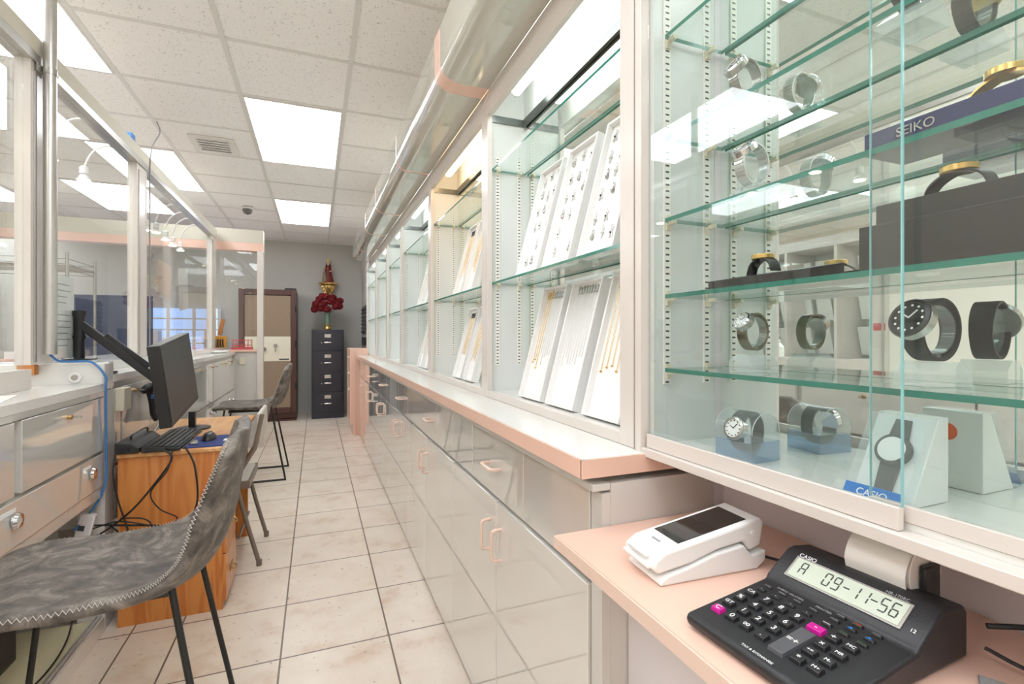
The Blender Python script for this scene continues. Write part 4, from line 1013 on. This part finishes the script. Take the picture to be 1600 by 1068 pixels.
# vase
t = thing('flower_vase', 'green glass vase of dark red flowers with a gold foot', 'flower vase', (.16, 7.98, 1.312))
MB().lathe([(.055, 0), (.06, .02), (.045, .05), (.05, .07), (.03, .085)], (.16, 7.98, 1.3125), 20).build('gold_foot', 'gold', t)
MB().lathe([(.028, .0855), (.03, .12), (.035, .22), (.05, .27), (.045, .272)], (.16, 7.98, 1.3125), 20).build('vase_body', pbr('green_glazed', (120, 150, 130), .15, var=.1), t)
for k, (dx, dz, dy) in enumerate([(q_[0] * .82, .31 + (q_[1] - .36) * .75, q_[2]) for q_ in [(-.20, .46, 0), (-.14, .56, .03), (-.06, .47, -.05), (-.02, .62, 0), (.06, .52, -.06), (.10, .60, .04), (.17, .47, 0), (.22, .54, .02), (-.22, .36, 0), (.0, .36, -.06), (.14, .42, -.03), (.21, .43, .02), (-.10, .38, -.03), (-.09, .62, .02)]]):
    c = Vector((.16 + dx, 7.98 + dy, 1.3125 + dz))
    f = MB()
    f.ball(c, .038, 8)
    for q in range(14):
        ph = math.acos(1 - 2 * (q + .5) / 14); th = q * 2.4
        dv = Vector((math.sin(ph) * math.cos(th), math.sin(ph) * math.sin(th), math.cos(ph)))
        f.lathe([(.001, -.004), (.026, 0), (.038, .012), (.032, .015), (.002, .005)], c + dv * .034, 7, 1, .8, dv.to_track_quat('Z', 'Y').to_matrix())
    fl = f.build('flower', 'red', t)
    MB().tube(smooth_path([(.16, 7.98, 1.56), (.16 + dx * .35, 7.98, 1.3125 + dz * .75), tuple(c)], 4), .003, 5).build('stem', 'green', fl)
# bracket and statue
t = thing('wall_bracket', 'ornate gold wall bracket holding the small statue', 'wall bracket', (.18, 8.44, 2.07))
MB().lathe([(.05, 0), (.14, .01), (.15, .03), (.13, .045), (.10, .05)], (.18, 8.34, 2.025), 24, 1, .65).build('ledge', 'gold', t)
MB().lathe([(.01, -.22), (.03, -.19), (.035, -.14), (.07, -.10), (.10, -.04), (.11, 0)], (.18, 8.36, 2.024), 20, 1, .7).build('corbel', 'gold', t)
m = MB()
for s in (-1, 1):
    for k in range(3): m.tube([(.18 + s * (.04 + .02 * k + .02 * math.cos(a)), 8.29 + .01 * k, 1.88 + .05 * k + .022 * math.sin(a)) for a in [i * PI / 5 for i in range(9)]], .008, 6)
m.build('scrollwork', 'brass', t)
t = thing('statue', 'small crowned robed statue in dark red on the gold bracket', 'statue', (.18, 8.34, 2.075))
MB().lathe([(.075, 0), (.08, .02), (.062, .10), (.05, .17), (.056, .225), (.05, .245), (.022, .262), (.016, .275)], (.18, 8.34, 2.0765), 24, 1, .7).build('robe', 'robe', t)
MB().lathe([(.038, 0), (.04, .03), (.024, .14), (.012, .16)], (.125, 8.30, 2.08), 14, .9, .6).build('mantle', 'safet', t)
MB().tube(smooth_path([(.232, 8.32, 2.31), (.238, 8.29, 2.26), (.20, 8.275, 2.235)], 5), .011, 8).build('arm', 'skin', t)
MB().tube(smooth_path([(.128, 8.32, 2.31), (.115, 8.29, 2.27), (.13, 8.26, 2.28)], 5), .011, 8).build('arm', 'skin', t)
MB().lathe([(.008, -.036), (.02, -.026), (.025, 0), (.022, .02), (.01, .032)], (.18, 8.325, 2.370), 18).build('head', 'skin', t)
MB().lathe([(.028, .0), (.034, -.01), (.040, -.06), (.05, -.14)][::-1], (.18, 8.355, 2.385), 14, 1, .6).build('veil', 'dbox', t)
m = MB().lathe([(.024, 0), (.03, .02), (.026, .021)], (.18, 8.33, 2.392), 14)
for k in range(7): m.cyl((.18 + .028 * math.cos(k * .9), 8.33 + .028 * math.sin(k * .9), 2.41), (.18 + .034 * math.cos(k * .9), 8.33 + .034 * math.sin(k * .9), 2.44), .004, 6)
m.build('crown', 'gold', t)
t = thing('key_rack', 'narrow black slatted rack on the wall beyond the display cabinets', 'rack', (.69, 7.9, 1.4))
box('rack_back', 'black', (.688, .699, 7.45, 8.2, 1.25, 1.68), t)
for k in range(7): box('rack_slot', 'txtd', (.67, .6875, 7.47, 8.18, 1.27 + k * .058, 1.30 + k * .058), t)
o = tag(box('wall_box', 'black', (.66, .699, 7.6, 8.0, 1.08, 1.2), None, .004, at=(.68, 7.8, 1.1)), 'small black box mounted below the slatted rack', 'box')

# ------------------------------------------------------------------ desk
t = thing('wooden_desk', 'orange pine pedestal desk carrying the monitor and keyboard', 'desk', (-.57, 2.95, 0))
box('desktop', 'woodt', (-.768, -.35, 2.485, 3.42, .703, .725), t, .006)
box('side_panel', 'wood', (-.765, -.385, 2.50, 2.52, 0, .7025), t)
box('inner_panel', 'wood', (-.764, -.385, 2.765, 2.785, 0, .7025), t)
box('back_panel', 'wood', (-.768, -.765, 2.521, 3.38, .1, .7025), t)
box('side_panel', 'wood', (-.764, -.385, 3.36, 3.38, 0, .7025), t)
for k, (a_, b_) in enumerate(((.03, .24), (.245, .46), (.465, .69))):
    d = box('drawer', 'wood', (-.405, -.372, 2.505, 2.780, a_, b_), t, .004)
    MB().box(-.3715, -.368, 2.60, 2.68, (a_ + b_) / 2 - .012, (a_ + b_) / 2 + .012).tube(smooth_path([(-.368, 2.61, (a_ + b_) / 2), (-.352, 2.62, (a_ + b_) / 2 - .01), (-.352, 2.66, (a_ + b_) / 2 - .01), (-.368, 2.67, (a_ + b_) / 2)], 4), .004, 6).build('pull', 'brass', d)
# keyboard
ZD = .7255
t = thing('keyboard', 'black computer keyboard on the near left of the pine desk', 'keyboard', (-.60, 2.66, ZD))
kx0, kx1, ky0, ky1 = -.675, -.54, 2.465, 2.91
MB().prism([(kx0, ZD), (kx1, ZD), (kx1, ZD + .012), (kx0, ZD + .024)], 1, ky0, ky1).build('tray', 'black', t, .002)
for r_ in range(6):
    for c_ in range(15):
        x = kx0 + .012 + r_ * .0205; y = ky0 + .01 + c_ * .0285; z = ZD + .0238 - (x - kx0) * .0857
        MB().box(x, x + .017, y, y + .025, z - .002, z + .004).build('keycap', 'charcoal', t)
t = thing('cash_till_bar', 'long black ridged device lying behind the keyboard', 'device', (-.72, 2.62, ZD))
MB().prism([(-.768, ZD), (-.685, ZD), (-.685, ZD + .018), (-.71, ZD + .04), (-.768, ZD + .045)], 1, 2.47, 2.78).build('housing', 'black', t, .003)
for k in range(3): box('socket', 'rubber', (-.755 + k * .025, -.74 + k * .025, 2.465, 2.4695, ZD + .01, ZD + .025), t)
MB().tube(smooth_path([(-.72, 2.50, ZD + .05), (-.72, 2.52, ZD + .07), (-.72, 2.70, ZD + .07), (-.72, 2.72, ZD + .05)], 4), .004, 6).build('carry_bar', 'black', t)
t = thing('mouse_pad', 'dark blue mouse pad with a small pale label', 'mouse pad', (-.44, 2.62, ZD))
box('pad', 'bluep', (-.535, -.365, 2.495, 2.76, ZD, ZD + .004), t, .001)
box('pad_label', 'whitec', (-.40, -.37, 2.60, 2.65, ZD + .0041, ZD + .0045), t)
t = thing('computer_mouse', 'black computer mouse resting on the blue mouse pad', 'mouse', (-.465, 2.66, ZD + .0045))
MB().lathe([(.001, .034), (.012, .033), (.022, .027), (.029, .014), (.031, .002), (.028, 0)], (-.465, 2.66, ZD + .0045), 24, .95, 1.75).build('shell', 'black', t)
MB().cyl((-.472, 2.69, ZD + .032), (-.458, 2.69, ZD + .032), .006, 12).build('wheel', 'rubber', t)
t = thing('usb_hub', 'small silver adapter with a black cable beside the mouse', 'adapter', (-.508, 2.57, ZD + .004))
MB().obox((-.508, 2.57, ZD + .011), (.028, .06, .012), Matrix.Rotation(.2, 3, 'Z')).build('adapter_body', 'steel', t, .002)
# monitor
A = Vector((-.592, 2.385, 1.172)); B = Vector((-.600, 2.935, 1.232)); Cc = Vector((-.556, 2.405, .832))
ux = (B - A).normalized(); uy = (A - Cc); uy = (uy - ux * uy.dot(ux)).normalized(); uz = ux.cross(uy)
mw = .54; mh = .345
t = thing('computer_monitor', 'tilted black flat computer monitor on a swing arm above the desk', 'monitor', (0, 0, 0))
MB().box(0, mw, -mh, 0, -.045, 0).build('housing', 'black', t, .003)
MB().box(.008, mw - .008, -mh + .018, -.008, .0003, .0012).build('screen_panel', 'screen', t)
MB().box(.17, .37, -mh + .07, -.08, -.062, -.0455).build('rear_hump', 'black', t, .004)
t.matrix_world = mat4(ux, uy, A)
if (t.matrix_world.to_3x3() @ Vector((0, 0, 1))).x < 0: pass
t = thing('swing_bracket', 'black swing arm on a column clamped to the counter', 'monitor arm', (-.985, 2.76, 1.1045))
box('clamp', 'black', (-1.02, -.93, 2.68, 2.80, 1.1045, 1.112), t, .002)
MB().cyl((-.985, 2.76, 1.112), (-.985, 2.76, 1.318), .020, 20).cyl((-.985, 2.76, 1.30), (-.985, 2.76, 1.325), .025, 20).cyl((-.985, 2.76, 1.20), (-.985, 2.76, 1.215), .024, 20).build('column', 'black', t)
def beam(p, q, w_, h_, name, mat, parent):
    p, q = Vector(p), Vector(q); d = (q - p); R = d.to_track_quat('X', 'Z').to_matrix()
    return MB().obox((p + q) / 2, (d.length, w_, h_), R).build(name, mat, parent, .004)
beam((-.985, 2.76, 1.27), (-.70, 2.80, 1.00), .032, .036, 'lower_arm', 'black', t)
beam((-.90, 2.77, 1.21), (-.74, 2.795, 1.06), .02, .045, 'spring_cover', 'charcoal', t)
MB().cyl((-.695, 2.80, .975), (-.695, 2.80, 1.035), .018, 16).build('elbow', 'black', t)
beam((-.69, 2.80, 1.00), (-.652, 2.74, 1.01), .03, .03, 'tilt_head', 'black', t)
# monitor foot seen behind
t = thing('pedestal', 'black round monitor foot standing behind the tilted monitor', 'stand', (-.62, 3.05, ZD))
MB().lathe([(.08, 0), (.08, .008), (.03, .012)], (-.60, 3.02, ZD), 28).build('foot_plate', 'black', t)
MB().box(-.62, -.59, 3.01, 3.04, ZD + .0125, ZD + .09).build('neck', 'black', t)
# scanner
t = thing('barcode_scanner', 'black handheld barcode scanner hanging behind the monitor', 'scanner', (-.77, 3.0, .8))
MB().tube(smooth_path([(-.800, 2.93, .935), (-.775, 2.95, .955), (-.74, 2.97, .955)], 4), [.012, .018, .02, .022, .023, .024, .024, .024, .02], 12).build('head', 'black', t)
MB().tube(smooth_path([(-.775, 2.95, .94), (-.765, 2.96, .88), (-.76, 2.965, .82), (-.745, 2.97, .79)], 4), .015, 12).build('grip', 'black', t)
MB().box(-.765, -.755, 2.94, 2.946, .90, .92).build('trigger', 'blue', t)
MB().tube(smooth_path([(-.745, 2.97, .79), (-.74, 2.95, .76), (-.75, 2.9, .735)], 5), .003, 6).build('cord', 'steel', t)
# cables
cable('network_cable', 'blue network cable draped from steel pole over the counter edge', [(-.945, 2.40, 1.14), (-.935, 2.44, 1.115), (-.91, 2.478, 1.110), (-.87, 2.484, 1.110), (-.835, 2.480, 1.10), (-.800, 2.476, 1.05), (-.797, 2.474, 1.0), (-.796, 2.474, .85), (-.796, 2.476, .70), (-.800, 2.472, .60), (-.83, 2.45, .52), (-.88, 2.42, .45)], .0045, 'bluec')
cb = [[(-.60, 2.46, .74), (-.56, 2.43, .70), (-.62, 2.42, .60), (-.70, 2.43, .50), (-.80, 2.45, .42), (-.87, 2.44, .40)],
      [(-.52, 2.47, .74), (-.475, 2.42, .66), (-.47, 2.43, .50), (-.53, 2.44, .42), (-.66, 2.45, .43), (-.80, 2.45, .45), (-.87, 2.44, .46)],
      [(-.56, 2.45, .74), (-.57, 2.41, .66), (-.63, 2.42, .57), (-.60, 2.42, .50), (-.54, 2.43, .45), (-.60, 2.44, .42), (-.74, 2.44, .46), (-.84, 2.44, .44)],
      [(-.755, 2.44, .735), (-.755, 2.42, .66), (-.745, 2.43, .56), (-.72, 2.44, .45), (-.70, 2.45, .36)],
      [(-.74, 2.45, .47), (-.66, 2.44, .46), (-.63, 2.44, .42), (-.64, 2.45, .33)], [(-.77, 2.45, .44), (-.74, 2.45, .40), (-.73, 2.46, .32)]]
for k, p in enumerate(cb):
    cable('desk_cable', 'black computer cable looping against the near end panel of the desk', p, [.004, .004, .0028, .0035, .0028, .003][k], 'rubber', 'black cables hanging at the desk end')
t = thing('power_strip', 'grey upright power strip with cables under the counter end', 'power strip', (-.87, 2.40, .1))
MB().obox((-.875, 2.44, .36), (.05, .03, .30), Matrix.Rotation(.25, 3, 'Y')).build('strip_body', 'lilac', t, .004)
for k in range(4): MB().obox((-.86 + .0 * k, 2.424, .26 + k * .065), (.022, .003, .02), Matrix.Rotation(.25, 3, 'Y')).build('outlet', 'txtd', t)
t = thing('computer_tower', 'black computer tower standing in the shadow under the near counter', 'computer', (-1.1, 2.1, .05))
box('case', 'blk', (-1.20, -1.0, 1.85, 2.30, .0505, .40), t, .004); box('front_grille', 'charcoal', (-.999, -.992, 1.88, 2.27, .08, .36), t)
cc_ = []
for k in range(26): a = k * .55; cc_.append((-.93 + .07 * math.cos(a), 1.83 + .09 * math.sin(a), .056 + .0006 * k))
cable('coiled_cable', 'pale grey coiled cable lying on the board under the counter', cc_, .0035, 'txtg', None, 3)
cable('floor_cable', 'black cable trailing along the board under the counter', [(-1.0, 1.6, .055), (-.93, 1.75, .055), (-.90, 1.95, .055), (-.86, 2.15, .058), (-.87, 2.35, .08), (-.88, 2.43, .2)], .003, 'rubber')
cable('looped_cable', 'thin black cable making a loop in front of the computer tower', [(-.98, 1.5, .055), (-.90, 1.55, .055), (-.88, 1.65, .055), (-.94, 1.72, .055), (-.98, 1.70, .06), (-.99, 1.84, .10)], .0025, 'rubber')

# ------------------------------------------------------------------ bar chairs
SPF = [(.240, .598), (.230, .612), (.16, .616), (.06, .612), (-.03, .600), (-.10, .592), (-.165, .596), (-.220, .620), (-.258, .667), (-.283, .735), (-.296, .815), (-.309, .885), (-.317, .94), (-.320, .962)]
def chair_shell():
    path = smooth_path([(x, 0, z) for x, z in SPF], 4); n = len(path)
    L_ = [0]
    for i in range(1, n): L_.append(L_[-1] + (path[i] - path[i - 1]).length)
    L_ = [v / L_[-1] for v in L_]
    NU = 25
    def P(i, j):
        s = L_[j]; p = path[j]; u = -1 + 2 * i / (NU - 1)
        wd = .235 if s < .5 else .235 - .012 * min(1, (s - .5) / .3)
        e = 1.0
        for d_, rr in ((s, .10), (1 - s, .075)):
            if d_ < rr: e = min(e, .62 + .38 * math.sqrt(max(0, 1 - ((rr - d_) / rr) ** 2)))
        y = u * wd * e
        k = abs(u) ** 2.4
        tan = (path[min(j + 1, n - 1)] - path[max(j - 1, 0)]).normalized(); nrm_ = Vector((tan.z, 0, -tan.x))
        amp = .012 + .050 * max(0, min(1, (s - .25) / .3)) * (1 if s < .75 else 1 - .85 * (s - .75) / .25)
        q = Vector((p.x, y, p.z)) + nrm_ * (k * amp)
        return q
    return P, NU, n
def make_chair(label, group):
    t = thing('bar_chair', label, 'chair', (0, 0, 0), group)
    P, NU, n = chair_shell()
    m = MB(); vs = [P(i, j) for j in range(n) for i in range(NU)]
    m.add(vs, [(j * NU + i, j * NU + i + 1, (j + 1) * NU + i + 1, (j + 1) * NU + i) for j in range(n - 1) for i in range(NU - 1)])
    o = m.build('seat_shell', 'leather', t); o.data.set_sharp_from_angle(angle=3.1)
    sm = o.modifiers.new('thickness', 'SOLIDIFY'); sm.thickness = .032; sm.offset = 0
    bm = o.modifiers.new('round', 'SUBSURF'); bm.levels = 1; bm.render_levels = 1
    # zigzag seam just inside the rim, on the outer skin
    for side in (0, 1):
        pts = []
        NN = []
        for j in range(3, n - 3):
            i0, i1 = (0, 1) if side == 0 else (NU - 1, NU - 2)
            for q in range(4):
                a = P(i0, j).lerp(P(i0, j + 1), q / 4); b = P(i1, j).lerp(P(i1, j + 1), q / 4)
                inn = (b - a).normalized(); tn = (P(i0, j + 1) - P(i0, j)).normalized()
                nn = tn.cross(inn); nn = nn if side else -nn
                pts.append(a - inn * .0015 + nn * (.012 if (j * 4 + q) % 2 else .003))
        MB().tube(pts, .0013, 5).build('stitching', 'stitch', t)
    for s in (-1, 1):
        y = s * .20; yf = s * .235
        p = smooth_path([(-.176, y * .86, .632), (-.182, y * .93, .590), (-.225, y + s * .01, .35), (-.285, yf, .03), (-.28, yf, .009), (-.24, yf, .008), (0, yf, .008), (.20, yf, .008), (.235, yf, .010), (.24, yf, .03), (.20, y + s * .01, .35), (.17, y * .97, .575), (.165, y * .94, .604)], 5)
        MB().tube(p, .0078, 10).build('leg', 'blackm', t)
    MB().box(-.16, .15, -.12, .12, .572, .586).build('seat_bracket', 'blackm', t)
    MB().cyl((.225, -.225, .20), (.225, .225, .20), .006, 8).build('foot_rest', 'blackm', t)
    return t
c1 = make_chair('worn grey leather bar chair in the near left foreground', None)
place(c1, (-.505, 1.54, 0), (0, 0, PI + .07))
c2 = copy_tree(c1); c2['label'] = 'grey leather bar chair by the far counter, seen side on'
place(c2, (-.53, 4.79, 0), (0, 0, PI))
# folding chair
t = thing('folding_chair', 'taupe metal folding chair tucked behind the near bar chair', 'chair', (0, 0, 0))
box('seat', 'taupev', (-.20, .18, -.19, .19, .435, .455), t, .008)
MB().box(-.21, .19, -.20, -.191, .41, .452).box(-.21, .19, .191, .20, .41, .452).box(-.21, -.2005, -.19, .19, .41, .452).build('seat_frame', 'taupe', t, .003)
box('backrest', 'taupev', (-.262, -.240, -.19, .19, .64, .80), t, .008)
for s in (-1, 1):
    MB().tube([(-.27, s * .208, .80), (-.19, s * .215, .43), (-.0, s * .215, .25), (.24, s * .215, .005)][:1] + [(-.235, s * .212, .62), (-.12, s * .215, .43), (.12, s * .215, .20), (.235, s * .215, .012)], .011, 10).build('leg', 'taupe', t)
    MB().tube([(-.15, s * .204, .43), (-.20, s * .204, .22), (-.255, s * .204, .012)], .011, 10).build('leg', 'taupe', t)
MB().cyl((-.16, -.204, .16), (-.16, .204, .16), .007, 8).build('cross_bar', 'taupe', t)
for x, s in ((.235, -1), (.235, 1)): MB().cyl((x, s * .215, 0), (x, s * .215, .03), .014, 10).build('rubber_foot', 'taupe', t)
for x, s in ((-.255, -1), (-.255, 1)): MB().cyl((x, s * .204, 0), (x, s * .204, .03), .014, 10).build('rubber_foot', 'taupe', t)
place(t, (-.535, 3.115, 0), (0, 0, PI))
